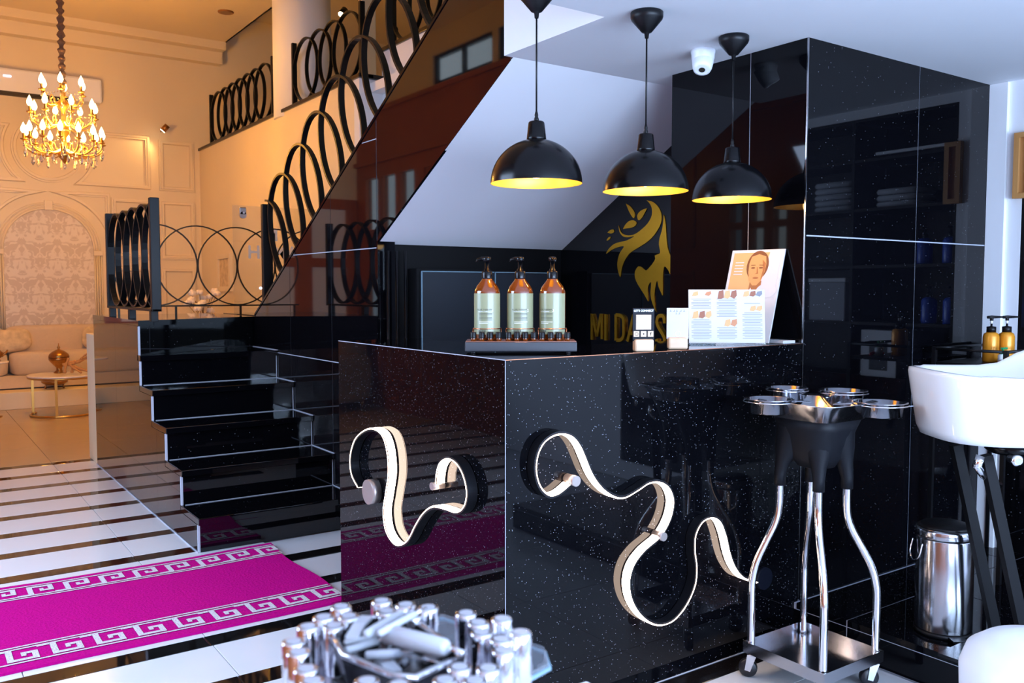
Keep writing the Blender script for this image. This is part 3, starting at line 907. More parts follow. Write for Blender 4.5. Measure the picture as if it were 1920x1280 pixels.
# ================================================================== PENDANT LAMPS
def pendant(x, y, label, power):
    t = thing('pendant_lamp', (x, y, 1.628), label, 'pendant lamp', 'black dome pendants over the counter')
    R_ = .1425
    z0 = 1.628
    def dome(r, z, h, n=12):
        return [(r * math.cos(a), z + h * math.sin(a)) for a in [math.radians(4 + i * 74 / n) for i in range(n + 1)]]
    out = [(R_, z0)] + dome(R_, z0, .137) + [(.024, z0 + .137)]
    sh = MB(); sh.lathe(out, (x, y, 0), 48, cap=False)
    shade = sh.build('shade', 'blacks', t)
    inn = [(R_ - .0005, z0 + .0004)] + [(r - .003, z - .002) for r, z in dome(R_, z0, .137)] + [(.001, z0 + .131)]
    MB().lathe(inn, (x, y, 0), 48, cap=False).build('shade_lining', 'goldin', shade)
    MB().lathe([(.031, z0 + .133), (.030, z0 + .14), (.025, z0 + .186), (.022, z0 + .19), (.008, z0 + .191)], (x, y, 0), 28).build('lamp_neck', 'blacks', t)
    MB().lathe([(.007, z0 + .19), (.008, z0 + .197), (.005, z0 + .205), (.006, z0 + .21), (.003, z0 + .222)], (x, y, 0), 14).build('cord_grip', 'blackp', t)
    MB().cyl((x, y, z0 + .215), (x, y, CEIL - .06), .0028, n=8).build('cord', 'blackp', t)
    MB().lathe([(.006, CEIL - .086), (.008, CEIL - .07), (.017, CEIL - .066), (.051, CEIL - .026), (.054, CEIL - .018), (.054, CEIL - .003), (.050, CEIL)], (x, y, 0), 36).build('canopy', 'blackp', t)
    MB().lathe([(.004, z0 + .016), (.018, z0 + .02), (.029, z0 + .036), (.031, z0 + .05), (.026, z0 + .068), (.014, z0 + .088), (.013, z0 + .12)], (x, y, 0), 20).build('bulb', 'bulb', t)
    l = bpy.data.lights.new('pendant_light', 'POINT'); l.energy = power; l.color = (1.0, .60, .22); l.shadow_soft_size = .03
    lo = bpy.data.objects.new('pendant_light', l); COL.objects.link(lo); lo.parent = t; lo.location = (0, 0, .005)
pendant(1.632, 2.205, 'black dome pendant lamp hanging over the pump bottles, leftmost of three', 2.2)
pendant(2.060, 2.170, 'black dome pendant lamp hanging in the middle, above the gold logo', 2.2)
pendant(2.513, 2.193, 'black dome pendant lamp nearest the granite block, above the menu stand', 2.2)

# dome security camera
c = Vector((2.56, 2.385, CEIL))
cc = thing('security_camera', c, 'white dome security camera on the ceiling between two pendant cords', 'camera')
MB().lathe([(.046, 0), (.046, -.012), (.044, -.018), (.043, -.034), (.038, -.045)], c, 32).build('base', 'white', cc)
ax = Vector((-.42, -.30, -.86)).normalized()
MB().lathe([(.040, -.03), (.041, .01), (.037, .038), (.033, .050), (.026, .052)], c + Vector((0, 0, -.036)), 28, True, True, ax).build('eyeball', 'white', cc)
MB().lathe([(.012, .0515), (.012, .0535)], c + Vector((0, 0, -.036)), 20, True, True, ax).build('lens', 'dark', cc)

# ================================================================== LOGO ON THE WALL
def wl_at(px, py): return at(px, py, x=XL - .001)
lg = thing('wall_logo_sign', at(1200, 640, x=XL), 'gold mirror sign of a woman profile above the letters MIDAS on the black wall', 'sign')
def logo_part(pts, name='gold_shape', sub=5, sm=True, depth=.003):
    P3 = [wl_at(*p) for p in pts]
    if sm: P3 = smooth_path(P3 + [P3[0]], sub)[:-1]
    mb = MB()
    n = len(P3)
    from mathutils.geometry import tessellate_polygon
    tri = tessellate_polygon([[Vector((p.y, p.z, 0)) for p in P3]])
    vs = P3 + [p + Vector((-depth, 0, 0)) for p in P3]
    fs = [tuple(t) for t in tri] + [tuple(i + n for i in t[::-1]) for t in tri]
    fs += [(i, (i + 1) % n, n + (i + 1) % n, n + i) for i in range(n)]
    mb.add(vs, fs)
    return mb.build(name, 'gold', lg)
g2 = lambda x, y: (1100 + x * .15625, 360 + y * .15625)
logo_part([g2(*p) for p in [(722, 98), (800, 120), (865, 180), (900, 260), (900, 350), (870, 430), (810, 520), (740, 590), (650, 650), (560, 705), (510, 745), (455, 830), (425, 920), (408, 1020), (385, 960), (372, 880), (380, 800), (405, 725), (450, 652), (380, 662), (310, 690), (255, 730), (238, 735), (270, 680), (330, 625), (400, 600), (480, 582), (575, 530), (500, 542), (440, 530), (400, 480), (386, 400), (400, 440), (430, 495), (500, 520), (580, 505), (660, 450), (740, 370), (785, 280), (785, 190), (755, 130)]], sub=3)
logo_part([g2(*p) for p in [(474, 138), (520, 165), (562, 215), (582, 262), (572, 312), (545, 290), (510, 225)]])
logo_part([g2(*p) for p in [(728, 196), (690, 205), (640, 235), (612, 280), (620, 330), (640, 335), (672, 300), (700, 250)]])
logo_part([g2(*p) for p in [(440, 445), (465, 395), (510, 350), (560, 338), (600, 362), (590, 400), (540, 428), (480, 436)]])
logo_part([g2(*p) for p in [(252, 485), (290, 455), (325, 450), (328, 480), (295, 498)]])
logo_part([g2(*p) for p in [(242, 580), (262, 548), (290, 535), (282, 562), (258, 580)]])
# face profile: brow to hairline, nose, lips, chin, neck hair
logo_part([g2(*p) for p in [(928, 270), (945, 330), (955, 420), (962, 540), (975, 660), (1000, 740), (1016, 800), (1014, 990), (985, 940), (940, 890), (925, 950), (918, 1060), (918, 1240), (895, 1200), (865, 1130), (850, 1060), (830, 1130), (818, 1240), (828, 1390), (840, 1440), (810, 1380), (780, 1290), (770, 1200), (778, 1080), (745, 1120), (738, 1200), (745, 1300), (735, 1300), (690, 1220), (620, 1110), (585, 1030), (585, 950), (625, 890), (670, 905), (715, 940), (760, 900), (800, 850), (828, 800), (822, 760), (880, 738), (885, 700), (872, 630), (880, 550), (905, 470), (922, 370)]], sub=2)
# letters MIDAS, condensed, as thick gold strokes in wall coordinates (y runs right to left)
def letter(strokes, name, closed=False):
    mb = MB()
    for s_ in strokes:
        mb.ribbon([wl_at(*p) + Vector((-.006, 0, 0)) for p in s_], (1, 0, 0), .012, .019)
    return mb.build(name, 'gold', lg)
q3 = lambda x, y: (1090 + x * .109375, 560 + y * .109375)
letter([[q3(205, 700), q3(205, 255)], [q3(205, 270), q3(290, 640)], [q3(290, 640), q3(360, 262)], [q3(375, 690), q3(375, 255)]], 'letter_m')
letter([[q3(438, 265), q3(438, 710)]], 'letter_i')
letter([[q3(615, 265), q3(615, 715)], smooth_path([Vector((*p, 0)) for p in [(615, 275), (690, 285), (740, 340), (748, 480), (745, 630), (700, 700), (625, 708)]], 5) and [q3(p.x, p.y) for p in smooth_path([Vector((*p, 0)) for p in [(615, 275), (690, 285), (740, 340), (748, 480), (745, 630), (700, 700), (625, 708)]], 5)]], 'letter_d')
letter([[q3(815, 730), q3(920, 275)], [q3(920, 275), q3(1030, 760)], [q3(860, 590), q3(985, 600)]], 'letter_a')
letter([[q3(p.x, p.y) for p in smooth_path([Vector((*p, 0)) for p in [(1450, 420), (1440, 320), (1395, 285), (1340, 310), (1320, 400), (1350, 490), (1410, 590), (1450, 680), (1440, 770), (1395, 815), (1340, 790), (1312, 690)]], 5)]], 'letter_s')

# ================================================================== UNDERSTAIR CABINET
cb_ = thing('understair_cabinet', (2.67, 4.06, 0), 'dark blue black cabinet with two mesh doors under the stairs', 'cabinet')
xa, xm_, xe = 2.23, 2.685, 3.10
MB().box(xa - .02, xe + .02, 4.03, 4.125, 0, 1.41).build('body', 'core', cb_)
for x0, x1 in ((xa, xm_ - .004), (xm_ + .004, xe)):
    d_ = MB().box(x0, x1, 4.012, 4.028, .9, 1.395).build('door', 'cab', cb_)
    f_ = MB()
    f_.box(x0 - .002, x0 + .002, 4.008, 4.014, .9, 1.397).box(x0, x1, 4.008, 4.014, 1.393, 1.398)
    f_.build('door_edge', 'acedge', d_)
for x in (2.06, 2.11, 2.16):
    MB().cyl((x, 4.06, 0), (x, 4.06, 1.5), .008).build('rod', 'blacks', cb_)

# ================================================================== PUMP BOTTLES AND STAND
RZV = -math.atan2(RT.y * -1, RT.x)   # the stand faces the camera
tc = Vector((1.637, 2.295, 1.1))
stand = thing('bottle_stand', tc, 'slate grey display tray with copper rings and small black vials on the counter', 'display stand', None, RZV)
L_ = lambda: MB()
MB().bbox(-.176, .176, -.075, .055, .006, .036, .003).build('tray', 'traygrey', stand, local=True)
MB().box(-.174, .174, -.073, .053, .0362, .0385).build('tray_top', 'traytop', stand, local=True)
for x in (-.15, .15):
    for y in (-.06, .04): MB().cyl((x, y, 0), (x, y, .006), .008, n=8).build('foot', 'rubber', stand, local=True)
MB().box(-.02, .02, -.0735, -.072, .026, .0362).build('name_plate', 'copper', stand, local=True)
BX = (-.108, -.002, .102)
for bx in BX:
    r_ = MB().tube([(bx + .045 * math.cos(a), .0 + .045 * math.sin(a), .076) for a in [2 * PI * i / 28 for i in range(28)]], .0018, 6, True).build('holder_ring', 'copper', stand, local=True)
    for sx in (-.045, .045):
        MB().tube([(bx + sx, 0, .076), (bx + sx, 0, .038)], .0018, 6).build('holder_leg', 'copper', stand, local=True)
def vial(x, y, i):
    M_ = Matrix.Translation(tc) @ Matrix.Rotation(RZV, 4, 'Z')
    t = thing('vial', M_ @ Vector((x, y, .0385)), ['first', 'second', 'third', 'fourth', 'fifth', 'sixth', 'seventh', 'eighth', 'ninth', 'tenth', 'eleventh', 'last'][i] + ' small black-capped vial from the left along the bottle stand', 'vial', 'vials on the bottle stand', RZV)
    MB().lathe([(.0085, 0), (.0085, .010), (.007, .012)], (0, 0, 0), 12).build('glass_body', 'amber', t, local=True)
    MB().lathe([(.0100, .009), (.0098, .0115), (.0095, .026), (.0085, .0285)], (0, 0, 0), 12).build('cap', 'blackp', t, local=True)
for i in range(12):
    vial(-.150 + i * .0266 + (.004 if i > 3 else 0), -.058, i)
def wrap(vs, fs, R_, zc, th0):
    """bend flat text round a cylinder of radius R_ about z"""
    return [(R_ * math.sin(v.x / R_ + th0), -R_ * math.cos(v.x / R_ + th0), zc + v.y) for v in vs], fs
def pump_bottle(bx, num, label, turn, headang):
    M_ = Matrix.Translation(tc) @ Matrix.Rotation(RZV, 4, 'Z')
    t = thing('pump_bottle', M_ @ Vector((bx, 0, .0385)), label, 'pump bottle', 'amber pump bottles on the counter', RZV)
    R_ = .0415
    MB().lathe([(.036, 0), (R_ - .001, .004), (R_, .012), (R_, .152), (R_ - .002, .160), (.034, .172), (.020, .190), (.0165, .196), (.0155, .200)], (0, 0, 0), 40).build('glass_body', 'amber', t, local=True)
    lb = MB(); a0, a1 = -1.75 + turn, 1.75 + turn
    n = 40
    vs = []
    for i in range(n + 1):
        a = a0 + (a1 - a0) * i / n
        for z in (.020, .150): vs.append(((R_ + .0006) * math.sin(a), -(R_ + .0006) * math.cos(a), z))
    lb.add(vs, [(2 * i, 2 * i + 2, 2 * i + 3, 2 * i + 1) for i in range(n)], True)
    lab_ = lb.build('label', 'lab', t, local=True)
    pr = MB(); pw_ = MB()
    RR = R_ + .0011
    for body, size, zc, xo, bold, dest in (('FILLER THERAPY', .0072, .098, -.004, .0, pr), ('RESTRUCTURING', .0046, .0925, -.006, .0, pw_), (num, .012, .0955, .024, .0002, pw_), ('NASHI', .0085, .030, -.012, .0004, pr)):
        v_, f_ = text_geo(body, size, bold)
        for v in v_: v.x += xo
        dest.add(*wrap(v_, f_, RR, zc, turn))
    for k in range(6):
        z = .086 - k * .0042
        v_ = [Vector((-.022 + .044 * i / 8 * (1 if k != 2 else .6), dz, 0)) for i in range(9) for dz in (0, .0013)]
        pr.add(*wrap(v_, [(2 * i, 2 * i + 2, 2 * i + 3, 2 * i + 1) for i in range(8)], RR, z, turn))
    for k in range(2):
        z = .0585 - k * .004
        v_ = [Vector((-.022 + (.044 if k == 0 else .03) * i / 8, dz, 0)) for i in range(9) for dz in (0, .0017)]
        pw_.add(*wrap(v_, [(2 * i, 2 * i + 2, 2 * i + 3, 2 * i + 1) for i in range(8)], RR, z, turn))
    for q_, mm in ((pr, 'ink'), (pw_, 'inkw')): q_.build('label_print', mm, lab_, local=True)['kind'] = 'stuff'
    MB().lathe([(.0165, .196), (.0170, .199), (.0170, .218), (.0150, .221), (.010, .222), (.0098, .228), (.0068, .229), (.0068, .258)], (0, 0, 0), 24).build('pump_collar', 'blacks', t, local=True)
    hd = MB().lathe([(.0068, .250), (.0125, .253), (.0132, .262), (.011, .266), (.004, .267)], (0, 0, 0), 20)
    ca, sa = math.cos(headang), math.sin(headang)
    hd.tube([(0, 0, .260), (ca * .018, sa * .018, .2605), (ca * .030, sa * .030, .257), (ca * .034, sa * .034, .250)], .005, 8, radii=[.007, .006, .005, .0035])
    hd.build('pump_head', 'blacks', t, local=True)
pump_bottle(BX[0], '1', 'amber pump bottle with sage label number 1, left of three on the stand', -.10, PI)
pump_bottle(BX[1], '2', 'amber pump bottle with sage label number 2, between the other two', .05, PI - .3)
pump_bottle(BX[2], '3', 'amber pump bottle with sage label number 3, right of three on the stand', -.55, -PI / 2 + .2)

# ================================================================== CARDS, MENU, POSTER ON THE COUNTER
def card(px, name, label, mcard, facing, wd, ht, y=2.085):
    p = at(px, 655, y=y); p.z = 1.1
    p.y = y
    t = thing(name, p, label, 'card holder', 'card holders on the counter', facing)
    MB().bbox(-wd * .44, wd * .44, -.018, .018, 0, .040, .006).build('wooden_base', 'oak', t, local=True)
    b = MB(); b.bbox(-wd / 2, wd / 2, -.002, .002, .034, .034 + ht, .0012)
    return t, b.build('card', mcard, t, local=True)
t, cdp = card(1206, 'card_holder', 'black LETS CONNECT card standing in a pale wooden base', 'navy', RZV + .12, .072, .107)
cx0 = -.0022
v_, f_ = text_geo("LET'S CONNECT", .0088, .00045)
MB().add([(v.x, cx0, .132 + v.y) for v in v_], f_).build('lettering', 'inkw', cdp, local=True)
MB().box(-.025, .025, -.0028, -.002, .071, .119).build('white_square', 'oak', cdp, local=True)
MB().box(-.0225, .0225, -.0032, -.0026, .0735, .1165).build('white_square', 'paper', cdp, local=True)
for i, x in enumerate((-.0235, 0, .0235)):
    ic = MB(); ic.bbox(x - .0095, x + .0095, -.0034, -.0018, .0475, .0665, .0008)
    ico = ic.build('icon', 'oak', cdp, local=True)
    g_ = MB()
    if i == 0: g_.tube([(x + .0052 * math.cos(a), -.0036, .057 + .0052 * math.sin(a)) for a in [2 * PI * k / 20 for k in range(20)]], .0006, 5, True)
    elif i == 1: g_.lathe([(.0022, 0), (.0022, .0006)], (x, -.0034, .057), 14, True, True, (0, -1, 0))
    else:
        v_, f_ = text_geo('f', .015, .0004); g_.add([(x + v.x, -.0037, .0565 + v.y) for v in v_], f_)
    g_.build('icon_mark', 'navy', ico, local=True)
t, cdp = card(1270, 'card_holder', 'white rounded card standing in a pale wooden base beside the menu', 'paper', RZV - .02, .074, .105, 2.10)
pr = MB()
for z, xs in ((.130, (-.024, -.013, -.003, .009, .021)), (.121, (-.005, .004))):
    for k, x in enumerate(xs):
        pr.box(x - .003, x + .003, -.0028, -.002, z - .003, z - .0018).box(x - .001 + (k % 2) * .002, x + .0004 + (k % 2) * .002, -.0028, -.002, z - .003, z + .003)
pr.build('lettering', 'paperin', cdp, local=True)
MB().tube([(.009 * math.cos(a), -.0022, .052 + .009 * math.sin(a)) for a in [2 * PI * k / 20 for k in range(20)]], .0011, 5, True).build('round_mark', 'white', cdp, local=True)

# three-column menu
A_, B_ = Vector((2.355, 2.245, 1.1)), Vector((2.582, 2.085, 1.1))
mdir = (B_ - A_).normalized(); mw_ = (B_ - A_).length
mrz = math.atan2(mdir.y, mdir.x)
mn = thing('price_menu', (A_ + B_) / 2, 'white three-column price menu standing in front of the poster', 'menu', None, mrz)
lean = Matrix.Rotation(math.radians(-7), 4, 'X')
def mpart(mb, name, m, parent=mn): return mb.xf(lean).build(name, m, parent, local=True)
bd = mpart(MB().bbox(-mw_ / 2, mw_ / 2, -.002, .002, .006, .202, .0008), 'board', 'paper')
MB().box(-mw_ / 2, mw_ / 2, -.012, .028, .0015, .005).build('board_foot', 'acryl', mn, local=True)
pr = MB()
for c_ in range(3):
    xc = -mw_ * .335 + c_ * mw_ * .335
    z = .166 if c_ != 2 else .150
    while z > .018:
        skip = (c_ == 0 and .092 < z < .128) or (c_ == 1 and .062 < z < .098) or (c_ == 2 and .118 < z < .148)
        if not skip:
            wl_ = mw_ * (.13 if int(z * 1e4) % 3 else .105)
            pr.box(xc - wl_, xc + wl_, -.0029, -.0021, z, z + .0016)
        z -= .0058
mpart(pr, 'print_lines', 'paperin', bd)
for (xc, z0, z1, cols_) in ((-.335, .178, .196, ('pk3', 'paper', 'pk1')), (0, .168, .200, ('pk2', 'pk3', 'pk2')), (.335, .176, .198, ('pk3', 'pk2', 'paperin')), (-.335, .096, .124, ('pk3', 'pk2', 'pk3')), (0, .066, .094, ('paper', 'pk3', 'pk1')), (.335, .122, .144, ('paper', 'pk3', 'pk3'))):
    for k, cn in enumerate(cols_):
        if cn == 'paper': continue
        x0 = (xc + (-.12 + k * .085) * 1.0) * mw_
        zz = z0 + (z1 - z0) * (.12 * ((k * 7) % 3))
        poly = [(x0, zz), (x0 + .05 * mw_, z0), (x0 + .085 * mw_, zz + .004), (x0 + .08 * mw_, z1), (x0 + .02 * mw_, z1 - .004)]
        mpart(MB().prism([(a, -.0021, b) for a, b in poly], (0, -.0006, 0)), 'print_picture', cn, bd)

# leaning poster with a face
ph = math.radians(-80)
pw, phh = .225, .372
prz = ph
ps = thing('poster_stand', (2.585, 2.325, 1.1), 'orange toned portrait poster leaning back behind the white menu', 'poster', None, prz)
la = math.atan2(.12, .36)
pl2 = Matrix.Rotation(-la, 4, 'X')
def pp(mb, name, m, parent=ps): return mb.xf(pl2).build(name, m, parent, local=True)
sheet = pp(MB().bbox(0, pw, -.003, .003, .002, phh, .001), 'board', 'paper')
def flat(pts, d0, m, name='print_shape'):
    mb = MB(); mb.prism([(x, -.0031 - d0, z) for x, z in pts], (0, -.0003, 0)); return pp(mb, name, m, sheet)
ell = lambda cx, cz, rx, rz, n=24, a0=0, a1=2 * PI: [(cx + rx * math.cos(a0 + (a1 - a0) * i / n), cz + rz * math.sin(a0 + (a1 - a0) * i / n)) for i in range(n)]
zb, zt = .178, phh - .012
flat([(.012, zb), (pw - .012, zb), (pw - .012, zt), (.012, zt)], 0, 'pk3')
flat([(.135, zb + .0), (pw - .012, zb), (pw - .012, zt), (.165, zt), (.15, zb + .09)], .0004, 'paper')
fx, fz = .122, .285
flat(ell(fx, fz + .022, .046, .060), .0008, 'hairp', 'print_hair')
flat([(fx - .022, zb), (fx + .030, zb), (fx + .028, fz - .04), (fx - .020, fz - .04)], .0010, 'skind', 'print_neck')
flat([(.012, zb), (fx - .028, zb + .006), (fx - .060, zb + .022), (.03, zb + .02), (.012, zb + .012)], .0012, 'skin', 'print_shoulder')
flat([(fx - .02, zb), (fx - .03, zb + .008), (fx - .012, zb + .04), (fx + .004, zb)], .0014, 'paper', 'print_collar')
flat(ell(fx + .055, zb + .028, .042, .028), .0014, 'paper', 'print_towel')
flat([(fx - .036, fz + .03), (fx - .030, fz + .058), (fx, fz + .068), (fx + .030, fz + .058), (fx + .036, fz + .03), (fx + .035, fz - .005), (fx + .026, fz - .038), (fx + .010, fz - .058), (fx - .008, fz - .058), (fx - .025, fz - .038), (fx - .034, fz - .005)], .0016, 'skin', 'print_face')
for sx in (-1, 1):
    flat(ell(fx + sx * .0165, fz + .012, .0085, .003), .0020, 'hairp', 'print_eye')
    flat([(fx + sx * .027, fz + .021), (fx + sx * .007, fz + .022), (fx + sx * .009, fz + .025), (fx + sx * .026, fz + .0245)], .0020, 'hairp', 'print_brow')
flat([(fx - .001, fz + .015), (fx + .002, fz + .015), (fx + .009, fz - .012), (fx - .006, fz - .012), (fx + .002, fz - .009)], .0020, 'skind', 'print_nose')
flat(ell(fx + .001, fz - .0285, .0125, .0042), .0020, 'skind', 'print_mouth')
flat([(fx + .018, fz + .045), (fx + .034, fz + .03), (fx + .034, fz - .01), (fx + .022, fz - .04), (fx + .026, fz)], .0019, 'skind', 'print_shade')
for k in range(5):
    flat([(.025, .27 + k * .012), (.062, .27 + k * .012), (.062, .274 + k * .012), (.025, .274 + k * .012)], .0012, 'paper', 'print_text')
pp(MB().box(.02, .05, .003, .006, .002, .30).box(pw - .05, pw - .02, .003, .006, .002, .30), 'back_brace', 'blackp')
tag(MB().bbox(2.665, 2.735, 2.07, 2.20, 1.1005, 1.112, .002).build('leaflet_stack', 'paper'), 'thin stack of white leaflets at the right end of the counter', 'leaflets')
# ================================================================== NICHE SHELVES (seen mirrored in the granite block)
ns = thing('shelf_unit', (XR + .15, 1.22, .2), 'black shelf unit recessed in the right wall, mirrored in the granite block', 'shelf')
MB().box(XR + .28, XR + .30, .55, 1.90, .2, 2.17).build('back_panel', 'blackp', ns)
for y in (.55, 1.885, 1.345): MB().box(XR + .002, XR + .28, y, y + .015, .2, 2.17).build('side_board', 'blackp', ns)
SZ = [.2, .84, 1.12, 1.41, 1.70, 1.95, 2.155]
for z in SZ: MB().box(XR + .004, XR + .28, .565, 1.885, z, z + .015).build('shelf_board', 'blackp', ns)
def shelf_bottle(y, z, m, k):
    t = thing('pump_bottle', (XR + .09, y, z), 'blue pump bottle on the %s niche shelf, %s the granite block' % k, 'pump bottle', 'bottles on the niche shelves')
    MB().lathe([(.034, 0), (.036, .006), (.036, .11), (.030, .122), (.014, .13)], t.location, 18).build('bottle_body', m, t)
    MB().lathe([(.014, .13), (.014, .15), (.005, .152), (.005, .175)], t.location, 12).build('pump', 'blackp', t)
    MB().box(t.location.x - .04, t.location.x + .008, t.location.y - .006, t.location.y + .006, t.location.z + .172, t.location.z + .182).build('pump_spout', 'blackp', t)
ordn = ['one', 'two', 'three', 'four', 'five', 'six']
for i, (y, z) in enumerate(((1.83, 1.425), (1.70, 1.425), (1.84, 1.135), (1.73, 1.135))): shelf_bottle(y, z, 'bluep', (('upper', 'lower')[i // 2], ('nearer', 'farther from')[i % 2]))
def towels(y0, y1, z, n, label):
    t = thing('towel_stack', (XR + .14, (y0 + y1) / 2, z), label, 'towels')
    for k in range(n): MB().soft(XR + .03, XR + .25, y0, y1, z + k * .032, z + k * .032 + .031, 6, 6).build('folded_towel', 'towel', t)
towels(1.08, 1.32, 1.715, 5, 'tall pile of folded grey towels on the niche shelf')
towels(1.45, 1.68, 1.715, 3, 'short pile of folded grey towels on the niche shelf')
bxt = thing('storage_box', (XR + .14, 1.2, 1.135), 'pale grey box tilted on the niche shelf', 'box')
MB().bbox(XR + .03, XR + .22, 1.08, 1.30, 1.135, 1.34, .004).build('body', 'towel', bxt)
MB().bbox(XR + .025, XR + .225, 1.075, 1.305, 1.341, 1.362, .003).build('lid', 'white', bxt)
bxt = thing('storage_box', (XR + .14, 1.5, .855), 'upright pale carton with a window on the lower niche shelf', 'box')
MB().bbox(XR + .03, XR + .22, 1.40, 1.60, .855, 1.095, .004).build('body', 'white', bxt)
MB().box(XR + .028, XR + .0305, 1.45, 1.55, .89, 1.04).build('window_patch', 'traygrey', bxt)
lo_ = MB().bbox(XR - .004, XR + .012, 1.48, 1.84, 1.975, 1.99, .003).build('shelf_light', 'white'); tag(lo_, 'slim white strip light under the top niche shelf', 'light fixture')

# honey wood frame on the right wall
p0, p1 = Vector((XR, 1.926, 1.98)), Vector((XR, 1.926, 1.705))
hf = thing('picture_frame', (XR - .01, 1.82, 1.70), 'honey coloured wooden frame cut by the right edge of the photo', 'frame')
f_ = MB()
f_.box(XR - .03, XR - .001, 1.905, 1.927, 1.70, 1.985).box(XR - .03, XR - .001, 1.85, 1.872, 1.70, 1.985).box(XR - .03, XR - .001, 1.872, 1.905, 1.963, 1.985).box(XR - .03, XR - .001, 1.872, 1.905, 1.70, 1.722)
f_.build('frame', 'fwood', hf); MB().box(XR - .012, XR - .001, 1.872, 1.905, 1.722, 1.963).build('picture', 'fwood', hf)

# ================================================================== WASH AREA
rk = thing('wall_rack', (3.87, 1.8, .98), 'black metal rack behind the basin holding orange bottles', 'rack')
rx0, rx1, ry0, ry1, rz_ = 3.55, 4.05, 1.70, 1.99, 1.0
MB().box(rx0, rx1, ry0, ry1, rz_ - .012, rz_).build('shelf_plate', 'blackp', rk)
for pts in ([(rx0, ry0, rz_ + .055), (rx1, ry0, rz_ + .055)], [(rx0, ry0, rz_ + .055), (rx0, ry1, rz_ + .055)], [(rx0, ry1, rz_ + .055), (rx1, ry1, rz_ + .055)]):
    MB().tube(pts, .008, 4).build('rail', 'blackp', rk)
for x, y in ((rx0, ry0), (rx0, ry1), (rx1 - .01, ry0), (rx1 - .01, ry1)):
    MB().box(x - .008, x + .008, y - .008, y + .008, .129, rz_ + .062).build('post', 'blackp', rk)
for i, (px, lb) in enumerate(((1858, 'orange pump bottle on the rack beside the granite block, left one'), (1887, 'orange pump bottle on the rack by the white wall, right one'))):
    q = at(px, 640, y=1.84 - i * .03)
    t = thing('pump_bottle', (q.x, q.y, rz_), lb, 'pump bottle', 'orange bottles on the rack')
    q = t.location
    MB().lathe([(.028, 0), (.031, .006), (.031, .105), (.027, .118), (.014, .126)], q, 24).build('bottle_body', 'orange', t)
    MB().lathe([(.018, .124), (.018, .147), (.006, .149), (.004, .150), (.004, .178)], q, 16).build('pump_collar', 'blackp', t)
    MB().lathe([(.005, .160), (.0045, .176)], q, 12).build('pump_stem', 'white', t)
    d_ = RT * .05
    hd = MB(); hd.tube([q + Vector((0, 0, .186)) - RT * .018, q + Vector((0, 0, .187)), q + Vector((0, 0, .187)) + d_], .006, 6, radii=[.006, .007, .003])
    hd.cyl(q + Vector((0, 0, .172)), q + Vector((0, 0, .186)), .007, n=10)
    hd.build('pump_head', 'blackp', t)
q = at(1880, 664, y=1.77)
t = thing('green_dispenser', (q.x, 1.77, rz_), 'tiny green pump top between the orange bottles', 'dispenser')
MB().lathe([(.018, 0), (.018, .035), (.008, .04)], t.location, 14).build('bottle_body', 'white', t)
MB().lathe([(.011, .04), (.011, .05), (.004, .052), (.004, .060)], t.location, 14).box(q.x - .008, q.x + .03, 1.765, 1.775, rz_ + .058, rz_ + .066).build('pump', 'green', t)
t = MB().tube([(3.62, 1.76, rz_ + .006), (3.66, 1.75, rz_ + .012), (3.72, 1.76, rz_ + .006)], .008, 8).build('red_clip', 'red'); tag(t, 'small red hair clip lying on the black rack', 'hair clip')

# shampoo basin
bc = FH * 2.72 + RT * 1.575
bs = thing('shampoo_basin', (bc.x, bc.y, .128), 'glossy white ceramic shampoo basin on a slanted black stand', 'wash basin')
zt, zb_ = 1.050, .838
def sup(th, a, b, e=3.2):
    c_, s_ = math.cos(th), math.sin(th)
    return a * math.copysign(abs(c_) ** (2 / e), c_), b * math.copysign(abs(s_) ** (2 / e), s_)
def basin():
    n = 72; rings = []
    #        scale a, b, z , rim factor
    prof = [(.20, .16, zb_ - .0, 0), (.262, .205, zb_ + .004, 0), (.272, .212, zb_ + .03, 0), (.282, .225, zb_ + .10, .2), (.291, .235, zt - .05, .8), (.296, .240, zt - .012, 1), (.294, .238, zt, 1), (.282, .226, zt + .003, 1), (.270, .214, zt - .008, 1), (.250, .195, zt - .07, .5), (.20, .15, zt - .15, .2), (.05, .04, zt - .185, 0)]
    vs, fs = [], []
    for a, b, z, k in prof:
        for i in range(n):
            th = 2 * PI * i / n
            u, v = sup(th, a, b)
            # the neck-rest side (to the right) rises, the front lip dips a little
            lift = k * (.055 * (1 / (1 + math.exp(-(u - .10) / .022))) + .006 * math.cos(th * 2))
            if u < -.2: lift -= k * .004
            vs.append(Vector((bc.x, bc.y, z + lift)) + RT * u + FH * v)
    for r in range(len(prof) - 1):
        for i in range(n):
            fs.append((r * n + i, r * n + (i + 1) % n, (r + 1) * n + (i + 1) % n, (r + 1) * n + i))
    fs.append(tuple(range(n - 1, -1, -1))); k = (len(prof) - 1) * n; fs.append(tuple(range(k, k + n)))
    return MB().add(vs, fs, True)
basin().build('bowl', 'ceramic', bs)
B3 = lambda u, v, z: Vector((bc.x, bc.y, z)) + RT * u + FH * v
for v in (-.09, .09):
    MB().ribbon([B3(-.14, v, .80), B3(.01, v, .18), B3(.03, v, .135)], FH, .03, .030).build('slanted_leg', 'core', bs)
MB().ribbon([B3(.27, -.09, .80), B3(.40, -.09, .45)], FH, .03, .030).build('slanted_leg', 'core', bs)
MB().box(bc.x - .16, bc.x + .18, bc.y - .14, bc.y + .14, .129, .14).build('foot_plate', 'blacks', bs)
MB().lathe([(.07, .79), (.085, .80), (.085, .822)], (bc.x, bc.y, 0), 24).build('bowl_mount', 'blacks', bs)
q = B3(-.095, -.17, .80)
